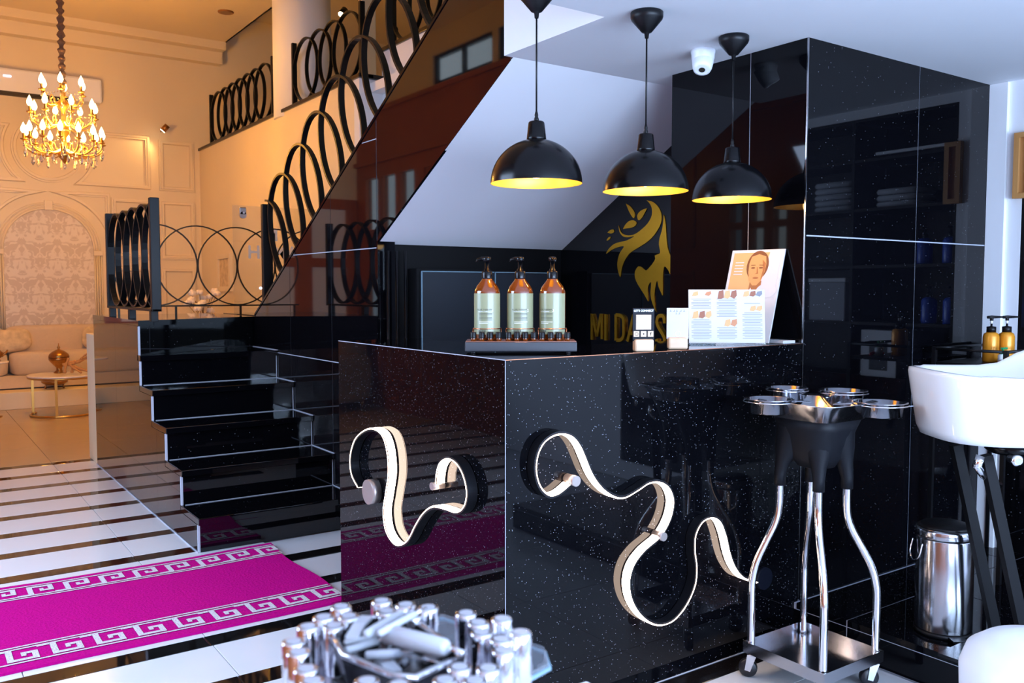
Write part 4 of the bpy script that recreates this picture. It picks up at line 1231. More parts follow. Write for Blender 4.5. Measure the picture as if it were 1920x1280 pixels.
MB().lathe([(.011, 0), (.011, .03), (.017, .032), (.017, .044), (.010, .046)], q + FH * .03, 18, True, True, -FH).build('valve_knob', 'chrome', bs)
MB().tube([B3(-.16, -.1, .8), B3(-.17, -.1, .77), B3(-.14, -.08, .74), B3(-.08, -.06, .70)], .014, 10).build('waste_pipe', 'chrome', bs)

# pedal bin
bp = Vector((2.905, 1.572, .128))
pb = thing('pedal_bin', bp, 'brushed steel pedal bin on the black platform behind the trolley', 'bin')
MB().lathe([(.089, 0), (.092, .004), (.092, .016)], bp, 44).build('base_ring', 'blackp', pb)
MB().lathe([(.090, .016), (.0905, .02), (.0905, .328), (.089, .332)], bp, 48).build('steel_body', 'steel', pb)
lid = MB().lathe([(.092, .333), (.093, .338), (.093, .358), (.089, .366)], bp, 48).build('lid_band', 'steel', pb)
MB().lathe([(.089, .366), (.075, .376), (.04, .382), (.002, .384)], bp, 48).build('lid_dome', 'blackp', lid)
hp = bp - RT * .094
pts = [hp + Vector((0, 0, .315)) - FH * .035, hp + Vector((0, 0, .27)) - FH * .033 - RT * .01, hp + Vector((0, 0, .25)) - RT * .014, hp + Vector((0, 0, .27)) + FH * .033 - RT * .01, hp + Vector((0, 0, .315)) + FH * .035]
MB().tube(smooth_path(pts, 5), .0028, 6).build('handle', 'chrome', pb)
MB().ribbon([bp - FH * .085 + Vector((0, 0, .012)), bp - FH * .125 + Vector((0, 0, .010))], RT, .05, .006).build('pedal', 'blackp', pb)

# ================================================================== SALON TROLLEY
tx, ty = 2.448, 1.762
tl = thing('salon_trolley', (tx, ty, 0), 'steel legged salon trolley with black funnel body and tool cups', 'trolley')
T = lambda x, y, z: (tx + x, ty + y, z)
hx, hy = .158, .158
b_ = MB().box(tx - hx, tx + hx, ty - hy, ty + hy, .083, .086).build('base_tray', 'steel', tl)
for (x0, x1, y0, y1) in ((-hx, -hx + .003, -hy, hy), (hx - .003, hx, -hy, hy), (-hx + .003, hx - .003, -hy, -hy + .003), (-hx + .003, hx - .003, hy - .003, hy)):
    MB().box(tx + x0, tx + x1, ty + y0, ty + y1, .086, .121).build('tray_side', 'steel', b_)
k_ = hx - .018
legs = [(-1, 1, -.075, .085), (1, -1, .06, -.075), (-1, -1, -.055, -.05), (1, 1, .055, .06)]
for sx, sy, ux, uy in legs:
    ox, oy = sx * k_, sy * k_
    s_ = 1.0
    bl = lambda k, z: T(ox * k + ux * (1 - k), oy * k + uy * (1 - k), z)
    pts = [bl(1, .087), bl(1, .20), bl(1, .29), bl(.97, .335), bl(.82, .395), bl(.50, .46), bl(.16, .525), bl(.02, .58), bl(0, .66), bl(0, .74)]
    MB().tube(smooth_path(pts, 6), .0125, 14).build('leg', 'chrome', tl)
    MB().tube([T(ux, uy, .655), T(ux, uy, .69), T(ux * .92, uy * .92, .735), T(ux * .80, uy * .80, .78), T(ux * .62, uy * .62, .83), T(ux * .5, uy * .5, .87)], .02, 18, radii=[.0185, .019, .025, .042, .060, .075]).build('leg_socket', 'charcoal', tl)
def ring_sq(rx, ry, z, e, n=48, rot=0):
    out = []
    for i in range(n):
        th = 2 * PI * i / n
        u, v = sup(th, rx, ry, e)
        out.append(Vector((tx + u, ty + v, z)))
    return out
def loft(rows, name, m, parent, cap0=True, cap1=True):
    n = len(rows[0]); vs = [p for r in rows for p in r]
    fs = [(r * n + i, r * n + (i + 1) % n, (r + 1) * n + (i + 1) % n, (r + 1) * n + i) for r in range(len(rows) - 1) for i in range(n)]
    mb = MB()
    if cap0: fs.append(tuple(range(n - 1, -1, -1)))
    if cap1: fs.append(tuple(range((len(rows) - 1) * n, len(rows) * n)))
    return mb.add(vs, fs, True).build(name, m, parent)
loft([ring_sq(.055, .055, .725, 2.5), ring_sq(.075, .075, .755, 2.6), ring_sq(.092, .092, .80, 3), ring_sq(.106, .106, .85, 3.4), ring_sq(.116, .116, .885, 4)], 'funnel_body', 'charcoal', tl)
loft([ring_sq(.112, .112, .883, 5), ring_sq(.120, .120, .886, 5), ring_sq(.134, .134, .925, 5), ring_sq(.150, .150, .938, 5), ring_sq(.151, .151, .941, 5), ring_sq(.131, .131, .936, 5), ring_sq(.114, .114, .900, 5), ring_sq(.10, .10, .895, 5)], 'top_bowl', 'steel', tl)
def cup(cx, cy, z, r, nm):
    t_ = MB().lathe([(r * .72, z - .046), (r * .80, z - .042), (r * .86, z - .004), (r * 1.0, z), (r * 1.0, z + .003), (r * .84, z + .001), (r * .78, z - .036), (.002, z - .038)], (tx + cx, ty + cy, 0), 40, cap=False).build('tool_cup', nm, tl)
    MB().tube([(tx + cx + r * 1.02 * math.cos(a), ty + cy + r * 1.02 * math.sin(a), z - .007) for a in [2 * PI * i / 36 for i in range(36)]], .0022, 6, True).build('cup_ring', 'chrome', t_)
    d = Vector((-cx, -cy, 0)); d.normalize()
    MB().ribbon([(tx + cx + d.x * r, ty + cy + d.y * r, z - .007), (tx + cx + d.x * (r + .06), ty + cy + d.y * (r + .06), z - .012)], (0, 0, 1), .003, .02).build('cup_arm', 'chrome', t_)
SM = mat('smoky_cup_steel', (.34, .34, .37), .12, metal=1); M['smoke'] = SM
cup(-.150, .075, .947, .080, 'smoke'); cup(.105, -.158, .942, .082, 'smoke'); cup(.058, .165, .962, .070, 'smoke'); cup(.185, .03, .957, .078, 'smoke')
for i, (sx, sy) in enumerate(((-1, 1), (1, -1), (-1, -1), (1, 1))):
    cx, cy = tx + sx * (hx - .022), ty + sy * (hy - .022)
    ang = 2.2 + i * .35
    d = Vector((math.cos(ang), math.sin(ang), 0)); nn = Vector((-d.y, d.x, 0))
    wc = Vector((cx, cy, .0305)) + d * .014
    w_ = MB(); w_.lathe([(.008, -.012), (.028, -.012), (.0305, -.008), (.0305, .008), (.028, .012), (.008, .012)], wc, 28, True, True, nn)
    wh = w_.build('caster', 'rubber', tl)
    fk = MB()
    for s_ in (-.0145, .0145):
        p = Vector((cx, cy, 0)) + nn * s_
        fk.prism([p + Vector((0, 0, .079)) - d * .014, p + Vector((0, 0, .079)) + d * .016, p + d * .024 + Vector((0, 0, .026)), p + d * .006 + Vector((0, 0, .022))], nn * .002)
    fk.cyl((cx, cy, .076), (cx, cy, .083), .018, n=14)
    fk.cyl(wc - nn * .016, wc + nn * .016, .004, n=8)
    fk.build('caster_fork', 'chrome', wh)

# ================================================================== WHITE STOOL (near, bottom right)
sp_ = FH * 1.80 + RT * 1.128
so = thing('salon_stool', (sp_.x, sp_.y, 0), 'white rounded stool in the bottom right corner of the photo', 'stool')
MB().lathe([(.11, .39), (.150, .405), (.166, .44), (.168, .49), (.155, .528), (.125, .550), (.08, .560), (.002, .563)], (sp_.x, sp_.y, 0), 48).build('padded_seat', 'whitev', so)
MB().cyl((sp_.x, sp_.y, .06), (sp_.x, sp_.y, .39), .025).build('column', 'chrome', so)
MB().lathe([(.19, 0), (.19, .012), (.06, .035), (.03, .07)], (sp_.x, sp_.y, 0), 40).build('base', 'chrome', so)

# ================================================================== RUG
rg = thing('runner_rug', (.2, 3.8, 0), 'magenta runner rug with pale Greek key borders on the striped floor', 'rug')
rx0, rx1, ry0, ry1 = -1.3, 1.50, 3.34, 4.31
def rugz(x, y): return .010 + .006 * max(0, math.sin(x * 5.1 + .6)) * max(0, (y - 3.75)) * 1.6
nx, ny = 70, 24
vs, fs = [], []
for i in range(nx + 1):
    for j in range(ny + 1):
        x = rx0 + (rx1 - rx0) * i / nx; y = ry0 + (ry1 - ry0) * j / ny
        vs.append((x + (.012 * math.sin(y * 9) if i == nx else 0), y + .006 * math.sin(x * 4), rugz(x, y)))
for i in range(nx):
    for j in range(ny): fs.append((i * (ny + 1) + j, (i + 1) * (ny + 1) + j, (i + 1) * (ny + 1) + j + 1, i * (ny + 1) + j + 1))
nb = len(vs)
top = MB().add(vs, fs, True)
rim = [i * (ny + 1) for i in range(nx + 1)] + [nx * (ny + 1) + j for j in range(1, ny + 1)] + [i * (ny + 1) + ny for i in range(nx - 1, -1, -1)] + [j for j in range(ny - 1, 0, -1)]
rv = [vs[i] for i in rim] + [(vs[i][0], vs[i][1], .0005) for i in rim]
k = len(rim)
top.add(rv, [(i, (i + 1) % k, k + (i + 1) % k, k + i) for i in range(k)])
top.build('pile', 'rug', rg)
def key_border(yc, flip, name):
    """one woven border: two lines and a chain of Greek keys"""
    mb = MB(); hgt = .168; u = .142
    def strip(x0, y0, x1, y1):
        n = max(1, int((x1 - x0) / .03))
        for i in range(n):
            a, b = x0 + (x1 - x0) * i / n, x0 + (x1 - x0) * (i + 1) / n
            ya, yb2 = yc + flip * (y0 - hgt / 2), yc + flip * (y1 - hgt / 2)
            lo_, hi_ = min(ya, yb2), max(ya, yb2)
            q = [(a, lo_), (b, lo_), (b, hi_), (a, hi_)]
            mb.add([(x, y + .006 * math.sin(x * 4), rugz(x, y) + .0025) for x, y in q], [(0, 1, 2, 3)])
    strip(rx0, 0, rx1 - .004, .011); strip(rx0, hgt - .011, rx1 - .004, hgt)
    n = int((rx1 - rx0) / u)
    t_ = .020
    for i in range(n):
        x = rx1 - (i + 1) * u
        # meander: foot, riser, roof, drop, inner hook
        strip(x, .022, x + u * .30, .022 + t_)
        strip(x + u * .30 - .001, .022, x + u * .30 + t_, hgt - .022)
        strip(x + u * .30 + t_, hgt - .022 - t_, x + u, hgt - .022)
        strip(x + u - t_, .068, x + u, hgt - .022 - t_)
        strip(x + u * .62, .068, x + u - t_, .068 + t_)
        strip(x + u * .62, .068 + t_, x + u * .62 + t_ * .8, .106)
        strip(x + u * .30 + t_, .022, x + u, .022 + t_ * .55)
    return mb.build(name, 'rugw', rg)
key_border(ry1 - .125, 1, 'key_border')
key_border(ry0 + .135, -1, 'key_border')
# ================================================================== HALL FURNITURE
# dais under the sofa
struct(MB().bbox(XLW, 2.6, 10.86, YB - .001, 0, .185, .006).build('floor_dais', 'cream'))
sf = thing('long_sofa', (.5, 11.4, .185), 'long cream sofa along the back wall under the damask arch', 'sofa')
MB().bbox(XLW + .1, 2.2, 11.16, 11.8, .20, .34, .01).build('base', 'sofa', sf)
MB().box(XLW + .12, 2.18, 11.19, 11.78, .186, .20).build('shadow_gap', 'dark', sf)  # dark strip put in for the shaded gap beneath the sofa
for x0, x1 in ((XLW + .1, -.25), (-.24, .98), (.99, 2.2)):
    MB().soft(x0, x1, 11.13, 11.62, .33, .60, 7, 10).build('seat_cushion', 'sofa', sf)
    MB().soft(x0, x1, 11.52, 11.84, .50, .885, 7, 10).build('back_cushion', 'sofa', sf)
def cushion(c, sx, sz, ry, label, m='cushion'):
    mb = MB(); mb.soft(-sx / 2, sx / 2, -.07, .07, 0, sz, 2.6, 12)
    # pinch towards the corners
    vs = []
    for v in mb.v:
        u, w_ = v.x / (sx / 2), (v.z - sz / 2) / (sz / 2)
        vs.append(Vector((v.x * (1 + .12 * abs(w_)), v.y, sz / 2 + (v.z - sz / 2) * (1 + .12 * abs(u)))))
    mb.v = vs
    mb.xf(Matrix.Translation(c) @ Matrix.Rotation(ry, 4, 'Y') @ Matrix.Rotation(math.radians(-18), 4, 'X'))
    o = mb.build('sofa_cushion', m); return tag(o, label, 'cushion', 'cushions on the long sofa')
cushion(Vector((1.03, 11.36, .60)), .42, .26, -.12, 'floral cushion on the sofa at the left edge of the photo')
cushion(Vector((1.93, 11.40, .60)), .36, .27, .10, 'floral cushion on the sofa half hidden by the staircase')
# armchair seen mirrored in the stair side
ac_ = thing('tan_armchair', (-.7, 9.3, 0), 'tan upholstered armchair mirrored in the polished stair side', 'armchair')
MB().soft(-1.25, -.15, 8.75, 10.0, .10, .48, 6, 10).build('seat', 'sofab', ac_)
MB().soft(-1.42, -1.08, 8.75, 10.0, .12, .86, 6, 10).build('backrest', 'sofab', ac_)
for y in (8.65, 9.9): MB().soft(-1.4, -.2, y, y + .2, .08, .62, 6, 10).build('armrest', 'sofab', ac_)
for x in (-1.3, -.3):
    for y in (8.75, 9.98): MB().cyl((x, y, 0), (x, y, .12), .025).build('leg', 'darkbrass', ac_)

# round coffee table
cxy = Vector((1.375, 10.16, 0))
cf = thing('coffee_table', cxy, 'round marble topped coffee table on slim gold legs by the sofa', 'coffee table')
MB().lathe([(.325, .40), (.335, .404), (.335, .418), (.33, .422)], cxy, 48).build('table_top', 'marble', cf)
MB().tube([cxy + Vector((.325 * math.cos(a), .325 * math.sin(a), .394)) for a in [2 * PI * i / 48 for i in range(48)]], .009, 6, True).build('top_ring', 'brass', cf)
MB().tube([cxy + Vector((.31 * math.cos(a), .31 * math.sin(a), .012)) for a in [math.radians(140 + 230 * i / 40) for i in range(41)]], .011, 8).build('floor_ring', 'brass', cf)
for a in (150, 250, 340, 30):
    a = math.radians(a); v = Vector((.31 * math.cos(a), .31 * math.sin(a), 0))
    MB().box(cxy.x + v.x - .012, cxy.x + v.x + .012, cxy.y + v.y - .008, cxy.y + v.y + .008, .002 if a < 6 else .002, .40).build('leg', 'brass', cf)
# lidded brass urn
uc = Vector((1.36, 10.30, .4225))
ur = thing('brass_urn', uc, 'lidded brass urn with a pointed finial on the coffee table', 'urn')
MB().lathe([(.05, 0), (.055, .01), (.028, .03), (.030, .06), (.062, .095), (.092, .13), (.100, .155), (.095, .165)], uc, 32).build('urn_bowl', 'darkbrass', ur)
MB().lathe([(.100, .166), (.102, .172), (.092, .20), (.062, .228), (.028, .246), (.012, .25), (.010, .262), (.016, .27), (.006, .285), (.003, .315)], uc, 32).build('urn_lid', 'darkbrass', ur)
# driftwood
dc = Vector((1.47, 10.05, .4225))
dw = thing('driftwood_piece', dc, 'branching driftwood ornament lying on the coffee table', 'ornament')
random.seed(3)
for (a, b, r) in (((-.10, -.02, .02), (-.05, .02, .17), .016), ((-.06, 0, .10), (.14, .04, .17), .017), ((-.02, .02, .09), (.16, -.05, .02), .018), ((-.05, .0, .11), (.05, -.09, .02), .015), ((.03, .02, .13), (.19, .10, .20), .012), ((-.10, .03, .09), (.02, .02, .13), .026), ((-.03, -.02, .02), (-.01, .01, .12), .014), ((.06, .02, .15), (.17, -.01, .235), .010)):
    A_, B_ = Vector(a), Vector(b)
    mid = (A_ + B_) / 2 + Vector((random.uniform(-.015, .015), random.uniform(-.015, .015), random.uniform(-.01, .01)))
    MB().tube([dc + p for p in smooth_path([A_, mid, B_], 4)], r, 7, radii=[r * (1 + .25 * math.sin(i * 1.9)) * (1 - .35 * i / 8) for i in range(9)]).build('branch', 'drift', dw)
# brass dish on the dais
bc_ = Vector((1.40, 10.99, .186))
bd_ = thing('brass_dish', bc_, 'hammered brass dish on little feet standing on the dais', 'dish')
MB().lathe([(.03, .045), (.09, .05), (.13, .075), (.135, .09), (.128, .092), (.08, .105), (.002, .11)], bc_, 36).build('dish_body', 'darkbrass', bd_)
for k in range(3):
    a = 2 * PI * k / 3 + .4
    MB().tube([bc_ + Vector((.09 * math.cos(a), .09 * math.sin(a), .055)), bc_ + Vector((.11 * math.cos(a), .11 * math.sin(a), .02)), bc_ + Vector((.10 * math.cos(a), .10 * math.sin(a), .0))], .01, 8).build('foot', 'darkbrass', bd_)
# side table with teapot, far left
sc = Vector((.70, 10.35, 0))
sd = thing('side_table', sc, 'small round side table at the left edge of the photo', 'side table')
MB().lathe([(.20, .55), (.205, .555), (.205, .568), (.2, .572)], sc, 36).build('table_top', 'marble', sd)
MB().cyl(sc + Vector((0, 0, .012)), sc + Vector((0, 0, .55)), .015).build('stem', 'brass', sd)
MB().lathe([(.13, 0), (.13, .01), (.03, .016)], sc, 30).build('base', 'brass', sd)
tp = Vector((.775, 10.33, .573))
tpt = thing('brass_teapot', tp, 'dark brass teapot on the side table at the left edge', 'teapot')
MB().lathe([(.05, 0), (.06, .008), (.04, .02), (.075, .05), (.08, .08), (.05, .115), (.02, .125), (.012, .14), (.004, .155)], tp, 28).build('pot_body', 'darkbrass', tpt)
MB().tube([tp + Vector((.06, 0, .05)), tp + Vector((.10, 0, .075)), tp + Vector((.12, 0, .11))], .012, 8, radii=[.016, .011, .007]).build('spout', 'darkbrass', tpt)
# flowers on a pedestal behind the landing
fc = Vector((2.75, 9.9, 0))
fp = thing('flower_pedestal', fc, 'cream pedestal behind the landing carrying the flower vase', 'pedestal')
MB().bbox(fc.x - .15, fc.x + .15, fc.y - .15, fc.y + .15, 0, .06, .005).build('plinth', 'mould', fp)
MB().bbox(fc.x - .12, fc.x + .12, fc.y - .12, fc.y + .12, .06, .72, .005).build('shaft', 'mould', fp)
MB().bbox(fc.x - .16, fc.x + .16, fc.y - .16, fc.y + .16, .72, .76, .005).build('pedestal_top', 'mould', fp)
fv = thing('flower_vase', fc + Vector((0, 0, .761)), 'bouquet of cream blossoms seen through the thin landing railing', 'flowers')
MB().lathe([(.05, 0), (.075, .04), (.08, .10), (.045, .19), (.05, .215)], fv.location, 24).build('vase', 'ceramic', fv)
random.seed(11)
for k in range(16):
    a = random.uniform(0, 2 * PI); rr = random.uniform(.02, .17); zz = random.uniform(.28, .52) + .03 * (rr < .08)
    hd = fv.location + Vector((rr * math.cos(a) - .02, rr * math.sin(a), zz))
    MB().tube([fv.location + Vector((0, 0, .18)), fv.location + Vector((rr * .3 * math.cos(a), rr * .3 * math.sin(a), zz * .6)), hd], .003, 5).build('stem', 'stem', fv)
    bl = MB()
    for j in range(7):
        b = 2 * PI * j / 7 + k
        tl_ = .9 if j % 2 else .45
        d1 = Vector((math.cos(b) * math.cos(tl_), math.sin(b) * math.cos(tl_), math.sin(tl_)))
        bl.soft(*[v for i in range(3) for v in (hd[i] + d1[i] * .028 - .024, hd[i] + d1[i] * .028 + .024)], 2.2, 5)
    bl.build('blossom', 'petal', fv)

# ================================================================== WALL FITTINGS IN THE HALL
acn = thing('air_conditioner', (1.2, YB - .12, 3.55), 'long pale air conditioner high on the back wall behind the chandelier', 'air conditioner')
MB().bbox(.35, 2.10, YB - .22, YB - .002, 3.555, 3.84, .025).build('housing', 'aircon', acn)
MB().box(.45, 1.75, YB - .225, YB - .10, 3.545, 3.575).build('air_slot', 'dark', acn)
MB().bbox(1.06, 1.14, YB - .226, YB - .218, 3.735, 3.755, .003).build('display', 'whitel', acn)
def spot(p, d, label):
    t = thing('wall_spotlight', p, label, 'spotlight', 'small bronze spotlights')
    d = Vector(d).normalized()
    MB().lathe([(.035, 0), (.037, .09)], p - d * .10, 20, True, True, d).build('lamp_can', 'darkbrass', t)
    MB().lathe([(.0335, .0905), (.0335, .096)], p - d * .10, 20, True, True, d).build('lens', 'spotl', t)
    MB().cyl(p - d * .05 + Vector((0, .02, 0)), Vector((p.x - d.x * .05, YB if p.y > 10 else p.y + .1, p.z + .03)), .01).build('arm', 'darkbrass', t)
    l = bpy.data.lights.new('spot_light', 'SPOT'); l.energy = 9; l.color = (1, .55, .2); l.spot_size = 1.6; l.spot_blend = .6; l.shadow_soft_size = .03
    o = bpy.data.objects.new('spot_light', l); COL.objects.link(o); o.parent = t; o.location = d * .02; o.rotation_euler = d.to_track_quat('-Z', 'Y').to_euler()
p = at(304, 246, y=YB - .2); spot(p, (-.62, .25, -.75), 'small bronze spotlight on the back wall above the panel mouldings')
# upstairs spotlights glimpsed through the mezzanine rail
for (px, py, lb) in ((640, 27, 'tiny spotlight glowing upstairs beside the white column'), (733, 63, 'tiny spotlight glowing upstairs above the stair wall')):
    p = at(px, py, x=4.3)
    t = thing('upstairs_spotlight', p, lb, 'spotlight', 'spotlights upstairs')
    MB().lathe([(.04, 0), (.042, .09)], p, 16, True, True, (.5, .2, .6)).build('lamp_can', 'blackp', t)
    MB().lathe([(.036, -.006), (.036, -.001)], p, 16, True, True, (.5, .2, .6)).build('lens', 'spotl', t)
# hammam glass door panel with etched letters, hinge and handle
gd = struct(MB().box(2.50, 3.295, 8.0, 8.010, 0.01, 2.065).build('door_2', 'glassd'), 'clear glass door with faint etched letters')
q = at(455, 397, y=8.0)
hg = MB(); hg.bbox(q.x - .032, q.x + .032, 7.985, 7.999, q.z - .03, q.z + .04, .01); hg.lathe([(.032, 0), (.032, .014)], Vector((q.x, 7.985, q.z - .03)), 20, True, True, (0, 1, 0)); hg.build('glass_hinge', 'steel', gd)
MB().lathe([(.010, 0), (.010, .012)], (q.x + .002, 7.973, q.z - .01), 14, True, True, (0, 1, 0)).build('hinge_screw', 'chrome', gd)
for body, px, py, sz in (('M', 509, 441, .17), ('HAMAM', 525, 475, .17)):
    q = at(px, py, y=7.998); v_, f_ = text_geo(body, sz, .003)
    MB().add([(q.x + v.x, 7.998, q.z + v.y) for v in v_], f_).build('etched_letters', 'etched', gd)
q = at(489, 540, y=7.99); MB().lathe([(.012, 0), (.012, .008)], q, 14, True, True, (0, 1, 0)).build('indicator_light', 'whitel', gd)
# cream framed picture on the mezzanine wall
pf = thing('picture_frame', (XM - .02, 10.87, 1.28), 'pale frame with a plain panel hanging near the glass door', 'frame')
f_ = MB()
for (a, b, c, d) in ((10.60, 10.66, 1.28, 1.74), (11.08, 11.14, 1.28, 1.74), (10.66, 11.08, 1.28, 1.34), (10.66, 11.08, 1.68, 1.74)): f_.box(XM - .035, XM - .001, a, b, c, d)
f_.build('frame', 'mould', pf); MB().box(XM - .012, XM - .001, 10.66, 11.08, 1.34, 1.68).build('picture', 'cushion', pf)

# ================================================================== CHANDELIER
HC = Vector((1.285, 9.0, 0))
ZC0 = 2.43
ch = thing('crystal_chandelier', HC + Vector((0, 0, ZC0)), 'three-tier brass chandelier with candle bulbs and crystal drops in the hall', 'chandelier')
O = Vector((0, 0, 0))
MB().lathe([(.004, .02), (.02, .05), (.05, .08), (.06, .11), (.035, .15), (.022, .2), (.022, .26), (.05, .30), (.06, .34), (.03, .38), (.018, .44), (.018, .50), (.045, .53), (.05, .56), (.02, .60), (.016, .68), (.03, .72), (.012, .76)], O, 24).build('central_column', 'brass', ch, local=True)
# gathered fabric sleeve over the chain
pts, rad = [], []
zt_ = HALL - ZC0 - .06
random.seed(5)
nz = 90
sl = MB(); prof = []
for i in range(nz + 1):
    z = .74 + (zt_ - .74) * i / nz
    prof.append((.026 + .010 * math.sin(i * 1.25) + random.uniform(-.004, .004), z))
sl.lathe(prof, O, 14).build('chain_sleeve', 'cloth', ch, local=True)
MB().lathe([(.02, zt_), (.06, zt_ + .02), (.07, zt_ + .058)], O, 24).build('ceiling_rose', 'brass', ch, local=True)
def arm_meshes(R_, zb, rise):
    a = MB(); pts = smooth_path([Vector((.02, 0, zb)), Vector((R_ * .35, 0, zb - .045)), Vector((R_ * .7, 0, zb - .055)), Vector((R_ * .95, 0, zb - .01)), Vector((R_, 0, zb + rise))], 5)
    a.tube(pts, .007, 6); a.lathe([(.006, 0), (.026, .008), (.030, .016), (.012, .018)], (R_, 0, zb + rise), 12)
    a.tube(smooth_path([Vector((R_ * .4, 0, zb - .03)), Vector((R_ * .5, 0, zb + .03)), Vector((R_ * .62, 0, zb + .01)), Vector((R_ * .58, 0, zb - .03))], 4), .005, 5)
    return a.mesh('arm', M['brass'])
candle = MB().lathe([(.010, 0), (.010, .045), (.012, .047), (.008, .05)], O, 10).mesh('candle', M['brass'])
bulbm = MB().lathe([(.008, 0), (.021, .020), (.024, .036), (.018, .060), (.008, .082), (.001, .098)], O, 12).mesh('bulb', M['flame'])
cr = MB(); cr.lathe([(.0005, 0), (.011, .012), (.0085, .024), (.003, .040), (.001, .046)], O, 6, smooth=False)
crm = cr.mesh('crystal_drop', M['crystal'])
bead = MB(); bead.lathe([(.0005, 0), (.007, .006), (.007, .010), (.0005, .016)], O, 6, smooth=False)
beadm = bead.mesh('crystal_bead', M['crystal'])
random.seed(9)
for (n, R_, zb, rise, ph0) in ((6, .185, .60, .05, .3), (8, .275, .40, .045, .1), (14, .325, .155, .05, .0)):
    am = arm_meshes(R_, zb, rise)
    for k in range(n):
        a = ph0 + 2 * PI * k / n
        ar = inst('arm', am, O, ch, a)
        inst('candle', candle, Vector((R_, 0, zb + rise + .016)), ar)
        inst('bulb', bulbm, Vector((R_, 0, zb + rise + .062)), ar)
        inst('crystal_drop', crm, Vector((R_, 0, zb + rise - .055)), ar)
        inst('crystal_drop', crm, Vector((R_ * .82, 0, zb - .105)), ar)
        if n == 14:
            inst('crystal_drop', crm, Vector((R_ * .98, .03, zb - .085)), ar, 0, (1.5, 1.5, 1.8)); inst('crystal_drop', crm, Vector((R_ * .78, .05, zb - .16)), ar, 0, (1.4, 1.4, 1.9)); inst('crystal_drop', crm, Vector((R_ * .6, .0, zb - .12)), ar)
        for j in range(3): inst('crystal_bead', beadm, Vector((R_ * (1.0 - .06 * j), 0, zb + rise - .02 - .012 * j)), ar)
        # swag of beads to the neighbouring arm
        b2 = 2 * PI / n
        for j in range(1, 6):
            t_ = j / 6
            p_ = Vector((R_ * (1 - t_) + R_ * math.cos(b2) * t_, R_ * math.sin(b2) * t_, zb + rise - .01 - .22 * R_ * t_ * (1 - t_) * 1.6))
            inst('crystal_bead', beadm, p_, ar)
inst('crystal_drop', crm, Vector((0, 0, -.03)), ch, 0, (1.5, 1.5, 1.5))
def plight(name, loc, e, size, color=(1.0, .42, .045)):
    l = bpy.data.lights.new(name, 'POINT'); l.energy = e; l.color = color; l.shadow_soft_size = size
    o = bpy.data.objects.new(name, l); o.location = loc; COL.objects.link(o); o.parent = ch
plight('chandelier_glow', (0, 0, .42), 185, .12)
plight('chandelier_glow', (0, 0, .17), 140, .12)
# ================================================================== NAIL POLISH DISPLAY IN THE FOREGROUND
TZ = .80
tb_ = thing('white_table', (.42, .62, 0), 'white topped table in the foreground under the polish display', 'table')
tx1 = at(1108, 1279, z=TZ).x
MB().bbox(-.25, tx1, .10, .845, TZ - .03, TZ, .003).build('table_top', 'white', tb_)
for x in (-.2, tx1 - .05):
    for y in (.15, .80): MB().bbox(x - .02, x + .02, y - .02, y + .02, 0, TZ - .031, .003).build('leg', 'chrome', tb_)
PZ = .965
corner = at(1027, 1226, z=PZ)
dc = at(800, 1235, z=PZ)
dsp = thing('polish_display', (dc.x, dc.y, TZ), 'clear acrylic tiered display crowded with silver capped polish bottles', 'display stand')
# acrylic deck: a chamfered square, one corner pointing to the right of the photo
rad_ = (corner - dc).length
base_ang = math.atan2(corner.y - dc.y, corner.x - dc.x)
def oct_(r, z, ch_=.16):
    out = []
    for k in range(4):
        for s_ in (-ch_, ch_): out.append((dc.x + r * math.cos(base_ang + k * PI / 2 + s_), dc.y + r * math.sin(base_ang + k * PI / 2 + s_), z))
    return out
MB().prism(oct_(rad_, PZ - .006), (0, 0, .006)).build('deck', 'acryl', dsp)
e_ = oct_(rad_ + .001, PZ - .0055)
MB().tube(e_, .0022, 4, True).build('deck_edge', 'acedge', dsp)
MB().prism(oct_(rad_ * .96, TZ + .001), (0, 0, .006)).build('base_plate', 'acryl', dsp)
for k in range(4):
    a = base_ang + PI / 4 + k * PI / 2
    p_ = Vector((dc.x + rad_ * .55 * math.cos(a), dc.y + rad_ * .55 * math.sin(a), 0))
    MB().cyl(p_ + Vector((0, 0, TZ + .007)), p_ + Vector((0, 0, PZ - .006)), .008, n=12).build('spacer', 'chrome', dsp)
# bottles: positions read from the cap tops
cz = lambda x, y: (440 + x * .3542, 1080 + y * .3542)
caps = [(563, 160), (470, 215), (603, 212), (388, 265), (520, 262), (312, 345), (337, 400), (378, 490), (408, 548), (778, 130), (803, 185), (905, 150), (938, 208), (1025, 165), (1225, 195), (1290, 245), (1303, 285), (1410, 225), (1385, 325), (1420, 382), (1505, 300), (1190, 480), (1330, 485), (1115, 548), (1265, 552), (700, 553), (870, 572)]
where = ['back row by the rug', 'left row near the rug', 'back row beside the tray', 'left row second', 'left of the tray corner', 'far left', 'far left, front one', 'front left corner', 'front left, nearest', 'behind the tools', 'behind the tools, lower', 'directly behind the white tube', 'touching the white tube', 'back row by the counter', 'right cluster, back left', 'right cluster, second', 'right cluster, tall middle', 'right cluster, back right', 'right cluster, half hidden', 'right cluster, front', 'rightmost by the acrylic corner', 'front of the tray', 'front right pair', 'front edge, left', 'front edge, right', 'bottom edge under the tray', 'bottom edge, centre']
CAPZ = 1.045
proto = None
placed = []
